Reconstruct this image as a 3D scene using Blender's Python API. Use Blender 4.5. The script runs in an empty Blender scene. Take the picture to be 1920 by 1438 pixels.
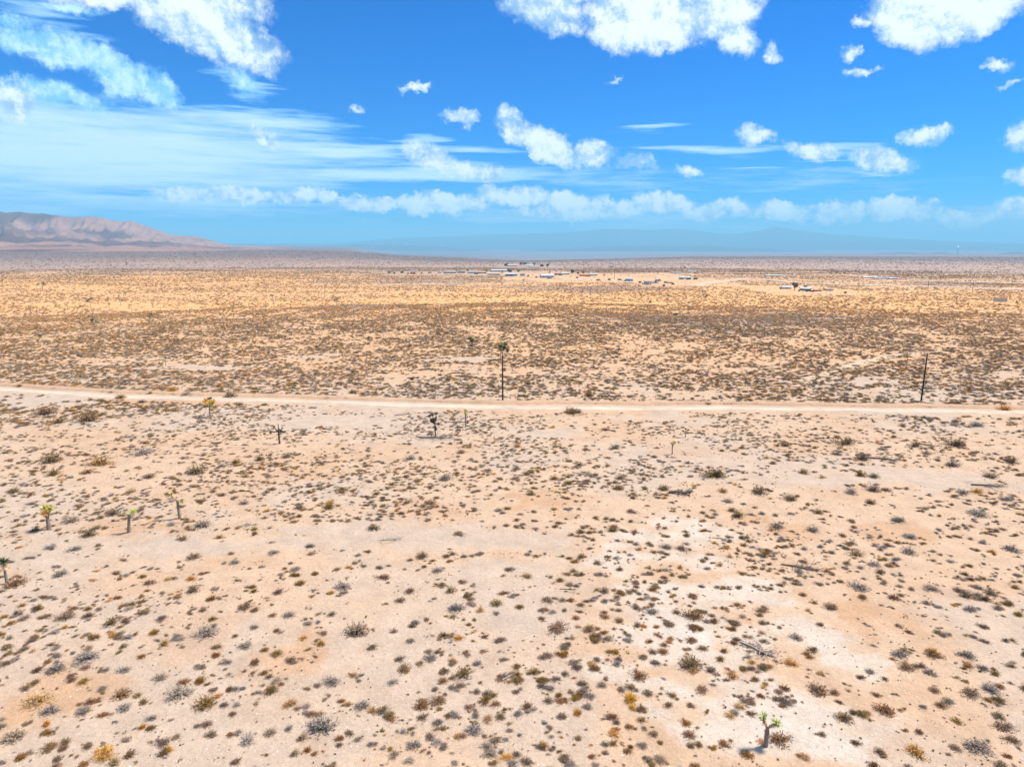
import bpy, math, random
import numpy as np
from mathutils import Vector, Matrix

C = bpy.context
S = C.scene
COL = S.collection
R = math.radians

# ------------------------------------------------------------------ camera
F = 1297.0                     # focal length in pixels of the 1920 px wide photograph
PITCH = R(11.4)
CAMZ = 33.0
cam_d = bpy.data.cameras.new('camera')
cam = bpy.data.objects.new('camera', cam_d)
COL.objects.link(cam)
cam.location = (0, 0, CAMZ)
cam.rotation_euler = (R(90) - PITCH, 0, 0)
cam_d.sensor_width = 36
cam_d.lens = 36 * F / 1920
cam_d.clip_start = 0.5
cam_d.clip_end = 150000
S.camera = cam

SUN_EL = R(58)
SUN_AZ = R(72)                 # clockwise from +Y (the view direction)
SKY_STRENGTH = 0.1
EXPOSURE = 1.15

S.view_settings.view_transform = 'Standard'
S.view_settings.look = 'None'
S.view_settings.gamma = 1
S.view_settings.use_curve_mapping = False
S.view_settings.exposure = EXPOSURE

sd = bpy.data.lights.new('sun', 'SUN')
sun = bpy.data.objects.new('sun', sd)
COL.objects.link(sun)
sd.energy = 3.8
sd.angle = R(9)
sd.color = (1.0, 0.93, 0.85)
sdir = Vector((math.sin(SUN_AZ) * math.cos(SUN_EL), math.cos(SUN_AZ) * math.cos(SUN_EL), math.sin(SUN_EL)))
sun.rotation_euler = sdir.to_track_quat('Z', 'Y').to_euler()
sun.location = (0, 0, 200)


def ray(px, py):
    xc = (px - 960) / F
    yc = (719 - py) / F
    return np.array([xc, math.cos(PITCH) + yc * math.sin(PITCH), -math.sin(PITCH) + yc * math.cos(PITCH)])


def azel(px, py):
    d = ray(px, py)
    return math.atan2(d[0], d[1]), math.atan2(d[2], math.hypot(d[0], d[1]))


# ------------------------------------------------------------------ sky
world = bpy.data.worlds.new("World")
S.world = world
world.use_nodes = True
world.cycles.sampling_method = 'MANUAL'
world.cycles.sample_map_resolution = 512
wt = world.node_tree
wt.nodes.clear()


class NT:
    def __init__(self, tree):
        self.t = tree

    def n(self, kind, **kw):
        nd = self.t.nodes.new(kind)
        for k, v in kw.items():
            setattr(nd, k, v)
        return nd

    def plug(self, sock, v):
        if v is None:
            return
        if isinstance(v, bpy.types.NodeSocket):
            self.t.links.new(v, sock)
        else:
            sock.default_value = v

    def math(self, op, a, b=None, c=None, clamp=False):
        nd = self.n('ShaderNodeMath', operation=op, use_clamp=clamp)
        self.plug(nd.inputs[0], a); self.plug(nd.inputs[1], b)
        if c is not None:
            self.plug(nd.inputs[2], c)
        return nd.outputs[0]

    def vmath(self, op, a, b=None, scale=None):
        nd = self.n('ShaderNodeVectorMath', operation=op)
        self.plug(nd.inputs[0], a); self.plug(nd.inputs[1], b)
        if scale is not None:
            self.plug(nd.inputs['Scale'], scale)
        return nd.outputs[0]

    def noise(self, vec, scale, detail=4, rough=0.55, dist=0.0, lac=2.0, col=False, dim='3D'):
        nd = self.n('ShaderNodeTexNoise', noise_dimensions=dim)
        self.plug(nd.inputs['Vector'], vec)
        self.plug(nd.inputs['Scale'], scale)
        nd.inputs['Detail'].default_value = detail
        nd.inputs['Roughness'].default_value = rough
        nd.inputs['Distortion'].default_value = dist
        nd.inputs['Lacunarity'].default_value = lac
        return nd.outputs['Color'] if col else nd.outputs['Fac']

    def smooth(self, v, a, b, lo=0.0, hi=1.0):
        nd = self.n('ShaderNodeMapRange', interpolation_type='SMOOTHSTEP')
        self.plug(nd.inputs['Value'], v)
        nd.inputs['From Min'].default_value = a
        nd.inputs['From Max'].default_value = b
        nd.inputs['To Min'].default_value = lo
        nd.inputs['To Max'].default_value = hi
        return nd.outputs[0]

    def mix(self, f, a, b, blend='MIX'):
        nd = self.n('ShaderNodeMix', data_type='RGBA', blend_type=blend)
        self.plug(nd.inputs['Factor'], f)
        self.plug(nd.inputs['A'] if False else nd.inputs[6], a)
        self.plug(nd.inputs[7], b)
        return nd.outputs[2]


W = NT(wt)
sky = W.n('ShaderNodeTexSky', sky_type='NISHITA')
sky.sun_disc = False
sky.sun_elevation = SUN_EL
sky.sun_rotation = SUN_AZ
sky.air_density = 1.0
sky.dust_density = 0.3
sky.ozone_density = 3.0
sky.altitude = 1000
skyc = W.mix(1.0, sky.outputs[0], (0.0, 0.315, 0.72, 1), 'MULTIPLY')
tc = W.n('ShaderNodeTexCoord')
dirv = tc.outputs['Generated']
sep = W.n('ShaderNodeSeparateXYZ')
W.plug(sep.inputs[0], dirv)
az = W.math('ARCTAN2', sep.outputs[0], sep.outputs[1])
el = W.math('ARCSINE', sep.outputs[2])
comb = W.n('ShaderNodeCombineXYZ')
W.plug(comb.inputs[0], az); W.plug(comb.inputs[1], el)
uv = comb.outputs[0]
# two noise warps: round and billowy for cumulus, drawn out sideways for the stratus sheets
wn = W.noise(dirv, 13.0, 6, 0.72, col=True)
warp = W.vmath('SCALE', W.vmath('SUBTRACT', wn, (0.5, 0.5, 0.5)), scale=0.06)
uvc = W.vmath('ADD', uv, warp)
st = W.n('ShaderNodeMapping'); st.inputs['Scale'].default_value = (3.2, 3.2, 40.0)
W.plug(st.inputs['Vector'], dirv)
wn2 = W.noise(st.outputs[0], 1.0, 4, 0.6, col=True)
warp2 = W.vmath('MULTIPLY', W.vmath('SUBTRACT', wn2, (0.5, 0.5, 0.5)), (0.22, 0.045, 0.0))
uvs = W.vmath('ADD', uv, warp2)


def ell_mask(src, items):
    """max over ellipses given in photograph pixels: (cx, cy, rx, ry, tilt_deg, weight)"""
    out = None
    sp_ = W.n('ShaderNodeSeparateXYZ'); W.plug(sp_.inputs[0], src)
    for cx, cy, rx, ry, tilt, wgt in items:
        a0 = azel(cx, cy)
        t = R(tilt)
        e1 = azel(cx + rx * math.cos(t), cy - rx * math.sin(t))
        e2 = azel(cx + ry * math.sin(t), cy + ry * math.cos(t))
        v1 = (e1[0] - a0[0], e1[1] - a0[1]); v2 = (e2[0] - a0[0], e2[1] - a0[1])
        mp = W.n('ShaderNodeMapping', vector_type='TEXTURE')
        mp.inputs['Location'].default_value = (a0[0], a0[1], 0)
        mp.inputs['Rotation'].default_value = (0, 0, math.atan2(v1[1], v1[0]))
        mp.inputs['Scale'].default_value = (math.hypot(*v1), math.hypot(*v2), 1)
        cb = W.n('ShaderNodeCombineXYZ')            # the running maximum rides along in z, so the chain is evaluated in order
        W.plug(cb.inputs[0], sp_.outputs[0]); W.plug(cb.inputs[1], sp_.outputs[1])
        if out is not None:
            W.plug(cb.inputs[2], out)
        W.plug(mp.inputs['Vector'], cb.outputs[0])
        # flatten: z of the coordinate must not count
        m2 = W.vmath('MULTIPLY', mp.outputs[0], (1, 1, 0))
        g = W.n('ShaderNodeTexGradient', gradient_type='SPHERICAL')
        W.plug(g.inputs[0], m2)
        v = g.outputs['Fac']
        if wgt != 1:
            v = W.math('MULTIPLY', v, wgt)
        out = v if out is None else W.math('MAXIMUM', out, v)
    return out


cumulus = [
    (300, -10, 250, 60, -8, 1.3), (370, 45, 210, 62, -22, 1.4), (455, 95, 100, 42, -35, 1.2), (200, -30, 200, 60, -10, 1.2),
    (1020, 5, 105, 62, -20, 1.2), (1060, -40, 200, 60, 0, 1.2), (1180, 25, 115, 90, -10, 1.5), (1320, 15, 150, 78, 10, 1.4),
    (1250, -60, 300, 80, 0, 1.3), (1385, 70, 62, 40, -40, .8), (1770, 15, 175, 75, 8, 1.6), (1690, 50, 90, 55, -30, 1.1),
    (1800, -60, 300, 80, 0, 1.3), (1450, 98, 26, 30, 60, .8), (1612, 135, 40, 14, -5, .8), (1590, 92, 20, 20, 50, .75),
    (1610, 45, 24, 16, 10, .7), (1875, 128, 40, 14, -10, .7), (1905, 158, 40, 9, 20, .7),
    (962, 235, 48, 34, -40, 1.1), (1030, 270, 88, 34, -28, 1.2), (1120, 285, 50, 30, -10, 1.1), (1190, 302, 60, 18, -5, .8),
    (860, 218, 42, 18, -15, .85), (1415, 254, 56, 28, -10, 1.2), (1730, 253, 66, 22, 5, .95), (1650, 302, 82, 30, -12, 1.15),
    (1915, 250, 40, 38, 0, 1.0), (1912, 333, 38, 22, 0, .9), (1300, 322, 38, 14, -20, .6),
    (810, 298, 75, 34, -20, 1.0), (880, 318, 90, 24, -8, .9), (775, 162, 42, 10, 0, .65), (1152, 152, 24, 8, 0, .6),
    (1525, 280, 70, 22, -12, .75), (670, 208, 22, 10, 0, .55), (15, 190, 55, 52, 0, .9), (490, 245, 50, 22, -30, .8),
    # bumpy bank along the horizon
    (330, 366, 70, 22, 0, 1.08), (430, 368, 90, 22, 0, 1.15), (560, 374, 110, 17, -3, 1.08), (700, 384, 120, 16, 0, 1.08),
    (830, 384, 110, 24, 0, 1.28), (925, 364, 40, 22, 0, 1.35), (985, 368, 52, 28, -10, 1.49), (1060, 380, 60, 33, 0, 1.49),
    (1140, 388, 80, 26, 0, 1.35), (1250, 380, 75, 26, 0, 1.49), (1340, 394, 90, 22, 0, 1.35), (1460, 396, 80, 24, 0, 1.35),
    (1570, 394, 70, 26, 0, 1.49), (1690, 396, 90, 26, 0, 1.49), (1810, 404, 80, 22, 0, 1.35), (1910, 394, 70, 30, 0, 1.49),
    (2060, 390, 120, 33, 0, 1.49), (1050, 402, 160, 15, 0, 1.22),
    # continuing out of the frame
    (-250, 20, 260, 90, -15, 1.2), (2250, 60, 240, 90, 10, 1.3), (2500, 300, 200, 50, 0, 1.1),
]
veil = [
    (150, 290, 660, 110, 0, 1.9), (120, 225, 440, 62, -3, 1.5), (480, 222, 230, 30, -4, 1.5), (300, 340, 480, 40, 0, 1.4),
    (700, 326, 480, 24, 1, 1.7), (620, 282, 360, 16, 0, 1.3), (860, 290, 160, 9, 0, .9),
    (200, 385, 600, 34, 0, .9), (1150, 415, 1300, 34, 0, .7), (1900, 410, 600, 40, 0, .7),
    (1195, 241, 110, 12, 2, 1.1), (1320, 278, 180, 15, 0, 1.2), (1590, 281, 150, 11, -1, 1.0), (1690, 305, 110, 7, 0, .8),
    (1660, 331, 90, 4, 0, .9), (1410, 320, 80, 4, 1, .9), (1550, 303, 90, 4, -1, .8), (800, 263, 70, 8, 3, .9), (450, 155, 70, 34, -40, .5),
    (1500, 345, 420, 40, 0, .35), (1150, 330, 260, 40, -4, .4), (60, 20, 130, 34, -15, .7),
    (-450, 260, 500, 120, 0, 1.0), (2400, 200, 400, 40, 0, .9),
]
gloom = [(70, 85, 130, 42, -20, 1.1), (200, 125, 140, 42, -28, 1.1), (285, 165, 90, 40, -30, 1.0), (90, 175, 160, 30, -10, .9), (10, 40, 90, 20, -10, .7), (450, 155, 80, 34, -40, .6), (140, 20, 90, 18, -15, .6)]
fb = W.noise(dirv, 22.0, 8, 0.70, 0.1)
fb2 = W.noise(W.vmath('ADD', dirv, (0.008, 0.0, 0.013)), 22.0, 6, 0.70, 0.1)      # same field a step towards the sun
mc = ell_mask(uvc, cumulus)
dens = W.math('ADD', W.math('MULTIPLY', W.math('POWER', mc, 0.7), 1.40), W.math('MULTIPLY', W.math('SUBTRACT', fb, 0.5), 1.8))
ac = W.math('MULTIPLY', W.smooth(dens, 0.18, 1.05), W.smooth(mc, 0.0, 0.16))
# loose cumulus all round the sky outside the frame, cover thickened behind the camera to neutralise blue ambient light
mg = W.noise(dirv, 3.2, 5, 0.6)
behind = W.smooth(W.math('ABSOLUTE', az), 1.1, 1.5)
highup = W.smooth(el, 0.36, 0.5)
ag = W.math('MULTIPLY', W.smooth(mg, 0.43, 0.58), W.math('MAXIMUM', behind, highup))
ag = W.math('MULTIPLY', ag, W.smooth(el, 0.0, 0.08))
ac = W.math('MAXIMUM', ac, ag)
mgl = ell_mask(uvc, gloom)
dgl = W.math('ADD', W.math('MULTIPLY', mgl, 1.6), W.math('MULTIPLY', W.math('SUBTRACT', fb, 0.5), 1.8))
agl = W.math('MULTIPLY', W.math('MULTIPLY', W.smooth(dgl, 0.1, 1.0), W.smooth(mgl, 0.0, 0.2)), 0.9)
stn = W.noise(st.outputs[0], 2.1, 7, 0.66)
ms = ell_mask(uvs, veil)
dv = W.math('ADD', ms, W.math('MULTIPLY', W.math('SUBTRACT', stn, 0.5), 2.6))
av = W.math('MULTIPLY', W.math('MULTIPLY', W.smooth(dv, 0.0, 0.62), W.smooth(ms, 0.0, 0.12)), 0.9)
big = W.noise(dirv, 7.0, 3, 0.5)
lit = W.smooth(W.math('ADD', W.math('MULTIPLY', W.math('SUBTRACT', fb, fb2), 6.5), W.math('ADD', W.math('MULTIPLY', W.math('SUBTRACT', dens, 0.8), 0.25), W.math('MULTIPLY', W.math('SUBTRACT', big, 0.45), 2.6))), -0.95, 0.85)
CL_D = (1.7, 2.9, 4.4, 1)
CL_L = (4.9, 5.4, 5.6, 1)
c_cu = W.mix(lit, CL_D, CL_L)
c_ve = W.mix(W.smooth(dv, 0.15, 1.5), (1.2, 2.8, 5.0, 1), (3.7, 4.9, 5.8, 1))
tot = W.mix(av, skyc, c_ve)
tot = W.mix(agl, tot, W.mix(lit, (1.3, 3.3, 5.6, 1), (3.6, 5.2, 6.6, 1)))
tot = W.mix(W.math('MULTIPLY', ac, 0.97), tot, c_cu)
bg = W.n('ShaderNodeBackground')
W.plug(bg.inputs['Color'], tot)
bg.inputs['Strength'].default_value = SKY_STRENGTH
wo = W.n('ShaderNodeOutputWorld')
W.plug(wo.inputs['Surface'], bg.outputs[0])


# ------------------------------------------------------------------ small helpers
def tag(o, label=None, cat=None, group=None, kind=None):
    if label: o['label'] = label
    if cat: o['category'] = cat
    if group: o['group'] = group
    if kind: o['kind'] = kind
    return o


def empty(name, loc, rz=0.0):
    o = bpy.data.objects.new(name, None)
    COL.objects.link(o)
    o.location = loc
    o.rotation_euler = (0, 0, rz)
    o.empty_display_size = 0.3
    return o


class MB:
    def __init__(self):
        self.v = []; self.f = []; self.m = []

    def add(self, vs, fs, mi=0):
        b = len(self.v)
        self.v += [tuple(p) for p in vs]
        self.f += [tuple(b + i for i in f) for f in fs]
        self.m += [mi] * len(fs)

    def box(self, c, s, rz=0.0, mi=0, taper=1.0):
        cx, cy, cz = c; hx, hy, hz = s[0] / 2, s[1] / 2, s[2] / 2
        ca, sa = math.cos(rz), math.sin(rz)
        vs = []
        for z, k in ((-hz, 1), (hz, taper)):
            for x, y in ((-hx, -hy), (hx, -hy), (hx, hy), (-hx, hy)):
                x *= k; y *= k
                vs.append((cx + x * ca - y * sa, cy + x * sa + y * ca, cz + z))
        self.add(vs, [(3, 2, 1, 0), (4, 5, 6, 7), (0, 1, 5, 4), (1, 2, 6, 5), (2, 3, 7, 6), (3, 0, 4, 7)], mi)

    def tube(self, pts, rad, n=7, mi=0, cap=True):
        pts = [Vector(p) for p in pts]
        rings = []
        for i, p in enumerate(pts):
            t = (pts[min(i + 1, len(pts) - 1)] - pts[max(i - 1, 0)]).normalized()
            a = t.cross(Vector((0.31, 0.95, 0.03))).normalized()
            b = t.cross(a)
            r = rad[i]
            rings.append([p + (a * math.cos(2 * math.pi * k / n) + b * math.sin(2 * math.pi * k / n)) * r for k in range(n)])
        vs = [q for rg in rings for q in rg]
        fs = []
        for i in range(len(pts) - 1):
            for k in range(n):
                k2 = (k + 1) % n
                fs.append((i * n + k, i * n + k2, (i + 1) * n + k2, (i + 1) * n + k))
        if cap:
            fs.append(tuple(range(n))[::-1]); fs.append(tuple((len(pts) - 1) * n + k for k in range(n)))
        self.add(vs, fs, mi)

    def mesh(self, name, mats):
        me = bpy.data.meshes.new(name)
        me.from_pydata(self.v, [], self.f)
        for m in (mats if isinstance(mats, (list, tuple)) else [mats]):
            me.materials.append(m)
        me.polygons.foreach_set('material_index', self.m)
        me.update()
        return me

    def build(self, name, mats, parent=None):
        o = bpy.data.objects.new(name, self.mesh(name, mats))
        COL.objects.link(o)
        if parent is not None:
            o.parent = parent
        return o


def lnk(name, me, parent=None):
    o = bpy.data.objects.new(name, me)
    COL.objects.link(o)
    if parent is not None:
        o.parent = parent
    return o


def mat(name, col, rough=0.9, vary=0.0, noise_scale=0.0, noise_amt=0.0, spec=0.2, bump=0.0, metal=0.0):
    m = bpy.data.materials.new(name)
    m.use_nodes = True
    t = NT(m.node_tree)
    b = m.node_tree.nodes['Principled BSDF']
    b.inputs['Roughness'].default_value = rough
    b.inputs['Specular IOR Level'].default_value = spec
    b.inputs['Metallic'].default_value = metal
    c4 = (*col, 1)
    out = None
    if vary:
        oi = t.n('ShaderNodeObjectInfo')
        hs = t.n('ShaderNodeHueSaturation')
        t.plug(hs.inputs['Value'], t.math('MULTIPLY_ADD', oi.outputs['Random'], 2 * vary, 1 - vary))
        rr = t.math('FRACT', t.math('MULTIPLY', oi.outputs['Random'], 17.3))
        t.plug(hs.inputs['Hue'], t.math('MULTIPLY_ADD', rr, 0.026, 0.484))
        t.plug(hs.inputs['Saturation'], t.math('MULTIPLY_ADD', t.math('FRACT', t.math('MULTIPLY', oi.outputs['Random'], 71.7)), 0.6, 0.7))
        hs.inputs['Color'].default_value = c4
        out = hs.outputs[0]
    if noise_amt:
        tcn = t.n('ShaderNodeTexCoord')
        f = t.noise(tcn.outputs['Object'], noise_scale, 5, 0.6)
        k = t.math('MULTIPLY_ADD', f, 2 * noise_amt, 1 - noise_amt)
        g = t.n('ShaderNodeCombineColor')
        for i in range(3):
            t.plug(g.inputs[i], k)
        out = t.mix(1.0, out if out is not None else c4, g.outputs[0], 'MULTIPLY')
        if bump:
            bp = t.n('ShaderNodeBump')
            bp.inputs['Strength'].default_value = bump
            t.plug(bp.inputs['Height'], f)
            t.plug(b.inputs['Normal'], bp.outputs[0])
    if out is None:
        b.inputs['Base Color'].default_value = c4
    else:
        t.plug(b.inputs['Base Color'], out)
    return m


# ------------------------------------------------------------------ value noise in numpy
def vnoise(x, y, seed=0):
    xi = np.floor(x).astype(np.int64); yi = np.floor(y).astype(np.int64)
    xf = x - xi; yf = y - yi

    def h(a, b):
        n = (a * 374761393 + b * 668265263 + seed * 982451653) & 0x7fffffff
        n = ((n ^ (n >> 13)) * 1274126177) & 0x7fffffff
        return ((n ^ (n >> 16)) & 0xffff) / 65535.0
    u = xf * xf * xf * (xf * (xf * 6 - 15) + 10); v = yf * yf * yf * (yf * (yf * 6 - 15) + 10)
    return (h(xi, yi) * (1 - u) + h(xi + 1, yi) * u) * (1 - v) + (h(xi, yi + 1) * (1 - u) + h(xi + 1, yi + 1) * u) * v


def fbm(x, y, seed=0, oct=4, g=0.5):
    s = 0; a = 1; t = 0
    for i in range(oct):
        s = s + a * vnoise(x * 2 ** i, y * 2 ** i, seed + i * 7); t += a; a *= g
    return s / t


def sst(a, b, x):
    t = np.clip((x - a) / (b - a), 0, 1)
    return t * t * (3 - 2 * t)


# ------------------------------------------------------------------ terrain
def prof(pts):
    P = sorted((azel(px, py)[0], azel(px, py)[1]) for px, py in pts)
    return np.array([p[0] for p in P]), np.array([p[1] for p in P])


BA, BE = prof([(-1200, 472), (-300, 472), (0, 472), (200, 472), (437, 472), (533, 472), (633, 474), (720, 478), (800, 482.5), (900, 486.5),
               (1000, 488), (1150, 484), (1300, 478), (1600, 477), (1920, 477), (2600, 477)])
HA, HE = prof([(-900, 420), (-400, 392), (-200, 402), (-80, 394), (0, 397), (33, 397), (73, 399.5), (95, 402), (117, 405.5), (140, 407), (173, 405), (190, 408),
               (213, 414), (230, 415), (247, 414), (262, 419), (285, 428), (317, 439), (340, 442), (363, 442.5), (385, 447), (410, 455), (437, 460),
               (490, 461.5), (533, 462.5), (600, 467), (650, 471), (700, 476), (740, 480)])


def undul(x, y):
    r = np.hypot(x, y)
    a = (fbm(x / 70, y / 70, 3, 2) - 0.5) * 2.2 * (1 - .95 * sst(250, 600, r)) + (fbm(x / 240, y / 240, 9, 2) - 0.5) * 3.0
    return a * sst(10, 60, r) * (1 - 0.55 * sst(700, 1400, r))


def gz(x, y):
    x = np.asarray(x, float); y = np.asarray(y, float)
    r = np.hypot(x, y); a = np.arctan2(x, y)
    re = 2600 + 3400 * sst(azel(860, 480)[0], azel(1080, 480)[0], a)      # how far off the near plain breaks away into the valley
    zb = 33 + re * np.tan(np.interp(a, BA, BE))
    front = 1 - sst(1.3, 2.0, np.abs(a))
    left = 1 - sst(azel(640, 460)[0], azel(760, 460)[0], a)
    t = np.clip((r - 800) / (re - 800), 0, 1)
    rise = t * (1 - .5 * (1 - t) ** 2) * front
    z = zb * rise
    drop_r = sst(re, re + 2600, r)
    z = z + (-90 - z) * drop_r * (1 - left * front)
    z = z + (-90 - z) * sst(9000, 14000, r) * left * front
    return z + undul(x, y) * (1 - drop_r)


def at(px, py, lift=0.0):
    d = ray(px, py)
    t = CAMZ / max(-d[2], 1e-4)
    for _ in range(40):
        t = 0.5 * t + 0.5 * (CAMZ - float(gz(d[0] * t, d[1] * t))) / max(-d[2], 1e-4)
    x, y = d[0] * t, d[1] * t
    return Vector((x, y, float(gz(x, y)) + lift))


def proj(x, y, z):
    """world -> photograph pixel (numpy)"""
    dz = z - CAMZ
    zc = y * math.cos(PITCH) - dz * math.sin(PITCH)
    yc = y * math.sin(PITCH) + dz * math.cos(PITCH)
    return 960 + F * x / zc, 719 - F * yc / zc


def grid_mesh(name, xs, ys, zs, wrap=False):
    """xs.. are [n_r, n_a] arrays"""
    nr, na = xs.shape
    co = np.stack([xs, ys, zs], -1).reshape(-1, 3)
    i = np.arange(nr - 1)[:, None]; j = np.arange(na if wrap else na - 1)[None, :]
    j2 = (j + 1) % na
    quads = np.stack([i * na + j, (i + 1) * na + j, (i + 1) * na + j2, i * na + j2], -1).reshape(-1, 4)
    me = bpy.data.meshes.new(name)
    me.vertices.add(len(co)); me.vertices.foreach_set('co', co.ravel())
    me.loops.add(quads.size); me.loops.foreach_set('vertex_index', quads.ravel().astype(np.int32))
    me.polygons.add(len(quads))
    me.polygons.foreach_set('loop_start', np.arange(0, quads.size, 4, dtype=np.int32))
    me.polygons.foreach_set('loop_total', np.full(len(quads), 4, dtype=np.int32))
    me.update(calc_edges=True)
    me.polygons.foreach_set('use_smooth', np.ones(len(quads), bool))
    return me, co


def set_col(me, name, rgb):
    at_ = me.color_attributes.new(name, 'FLOAT_COLOR', 'POINT')
    d = np.ones((len(me.vertices), 4), np.float32); d[:, :3] = rgb
    at_.data.foreach_set('color', d.ravel())


# soil colour of the place, by where it lies (white gypsum streak, pink sand, ochre dry grass flats painted sunlit, far scrub darkened for haze and shade)
def pw(px, py):
    p = at(px, py)
    return p.x, p.y


def patch(x, y, px, py, rx, ry, tilt=0.0, soft=0.5):
    """soft elliptical soil patch laid on the ground: centre and radii read in the photo, turned into metres"""
    cx, cy = pw(px, py)
    ex = abs(pw(px + rx, py)[0] - cx)
    y1 = pw(px, py - ry)[1]; y2 = pw(px, py + ry)[1]
    ey = abs(y1 - y2) / 2
    t = R(tilt); dx, dy = x - cx, y - cy
    dx, dy = dx * math.cos(t) + dy * math.sin(t), -dx * math.sin(t) + dy * math.cos(t)
    wob = (fbm(x / (ex * .35 + 1), y / (ey * .35 + 1), int(px) % 97, 4) - 0.5) * 2.2
    d = np.hypot(dx / ex, dy / ey) + wob
    return 1 - sst(1 - soft, 1.0 + soft * .3, d)


WHITE = [(1290, 985, 60, 20), (1230, 1010, 120, 30), (1150, 1050, 60, 25), (1240, 1150, 90, 60), (1330, 1110, 120, 25), (1420, 1090, 60, 18), (1260, 1200, 80, 50), (1400, 1340, 170, 60), (1500, 1380, 160, 70), (1180, 1260, 90, 40),
         (1520, 1180, 70, 30), (1600, 1240, 60, 35), (1300, 1050, 70, 20), (1380, 1200, 120, 45), (1560, 1400, 60, 30)]
GREYS = [(1240, 785, 90, 14), (1740, 900, 190, 26), (1530, 905, 80, 16), (1030, 815, 60, 10), (700, 760, 60, 8), (760, 1000, 240, 26), (860, 1010, 200, 24), (300, 1030, 220, 25), (650, 790, 130, 16), (80, 750, 90, 12),
         (870, 672, 70, 6), (590, 668, 60, 5), (980, 1150, 100, 60), (1620, 715, 60, 8), (380, 690, 110, 5), (900, 1070, 100, 20)]
DULL = [(780, 525, 190, 8), (1090, 541, 190, 8), (1800, 533, 150, 5), (200, 506, 330, 5), (700, 505, 260, 3), (1350, 600, 260, 16), (700, 575, 120, 6)]
RUST = [(320, 755, 110, 6), (180, 722, 200, 5), (100, 728, 90, 4), (1480, 990, 90, 26), (1600, 1150, 90, 40), (560, 885, 80, 16), (260, 985, 110, 22), (1010, 940, 80, 20), (120, 1300, 110, 50), (1700, 1000, 90, 20), (560, 1230, 120, 40)]


def soil(x, y):
    r = np.hypot(x, y); a = np.arctan2(x, y)
    n1 = fbm(x / 26, y / 26, 21, 4); n2 = fbm(x / 9, y / 9, 33, 3); n3 = fbm(x / 120, y / 300, 55, 4)
    base = np.array([0.555, 0.41, 0.295])
    grey = np.array([0.51, 0.42, 0.345])
    rust = np.array([0.51, 0.32, 0.19])
    pale = np.array([0.60, 0.54, 0.48])
    c = base[None, :] + (grey - base)[None, :] * sst(.45, .62, n1)[:, None] * .7
    c = c + (rust - c) * (sst(.54, .72, n2) * .35)[:, None]
    # past the road: warmer ground, ochre grass flats with the sunlit band painted in, purple scrub with haze and shade painted in
    yy = y * (1 + (n3 - .5) * .35)
    c = c + (np.array([0.63, 0.39, 0.215]) - c) * (sst(140, 230, yy) * .75)[:, None]
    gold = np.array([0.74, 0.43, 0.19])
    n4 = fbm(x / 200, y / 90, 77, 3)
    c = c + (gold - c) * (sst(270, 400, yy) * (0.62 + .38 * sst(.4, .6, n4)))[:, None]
    cream = np.array([0.66, 0.44, 0.27])
    c = c + (cream - c) * (sst(430, 640, yy) * sst(-.45, -.05, a) * .7)[:, None]
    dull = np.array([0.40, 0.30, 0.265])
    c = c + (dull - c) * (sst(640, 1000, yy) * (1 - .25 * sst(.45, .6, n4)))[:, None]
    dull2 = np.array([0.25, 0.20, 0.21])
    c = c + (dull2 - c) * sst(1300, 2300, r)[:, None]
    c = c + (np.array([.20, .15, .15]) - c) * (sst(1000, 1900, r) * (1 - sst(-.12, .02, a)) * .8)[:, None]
    for L, col, k in ((WHITE, pale, .64), (GREYS, grey, .75), (DULL, np.array([.34, .25, .21]), .75), (RUST, rust, .65)):
        for p in L:
            c = c + (col - c) * (patch(x, y, *p) * k)[:, None]
    return np.clip(c * np.array([0.725, 0.69, 0.65])[None, :], 0.02, 0.9)


azs = np.concatenate([np.linspace(-R(56), R(56), 420), np.linspace(R(56), R(304), 72)[1:-1]])
rs = np.concatenate([[2.0], np.exp(np.linspace(math.log(8), math.log(27000), 620))])
RR, AA = np.meshgrid(rs, azs, indexing='ij')
X = RR * np.sin(AA); Y = RR * np.cos(AA); Z = gz(X, Y)
gme, gco = grid_mesh('ground', X, Y, Z, wrap=True)
set_col(gme, 'soil', soil(gco[:, 0], gco[:, 1]))


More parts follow.
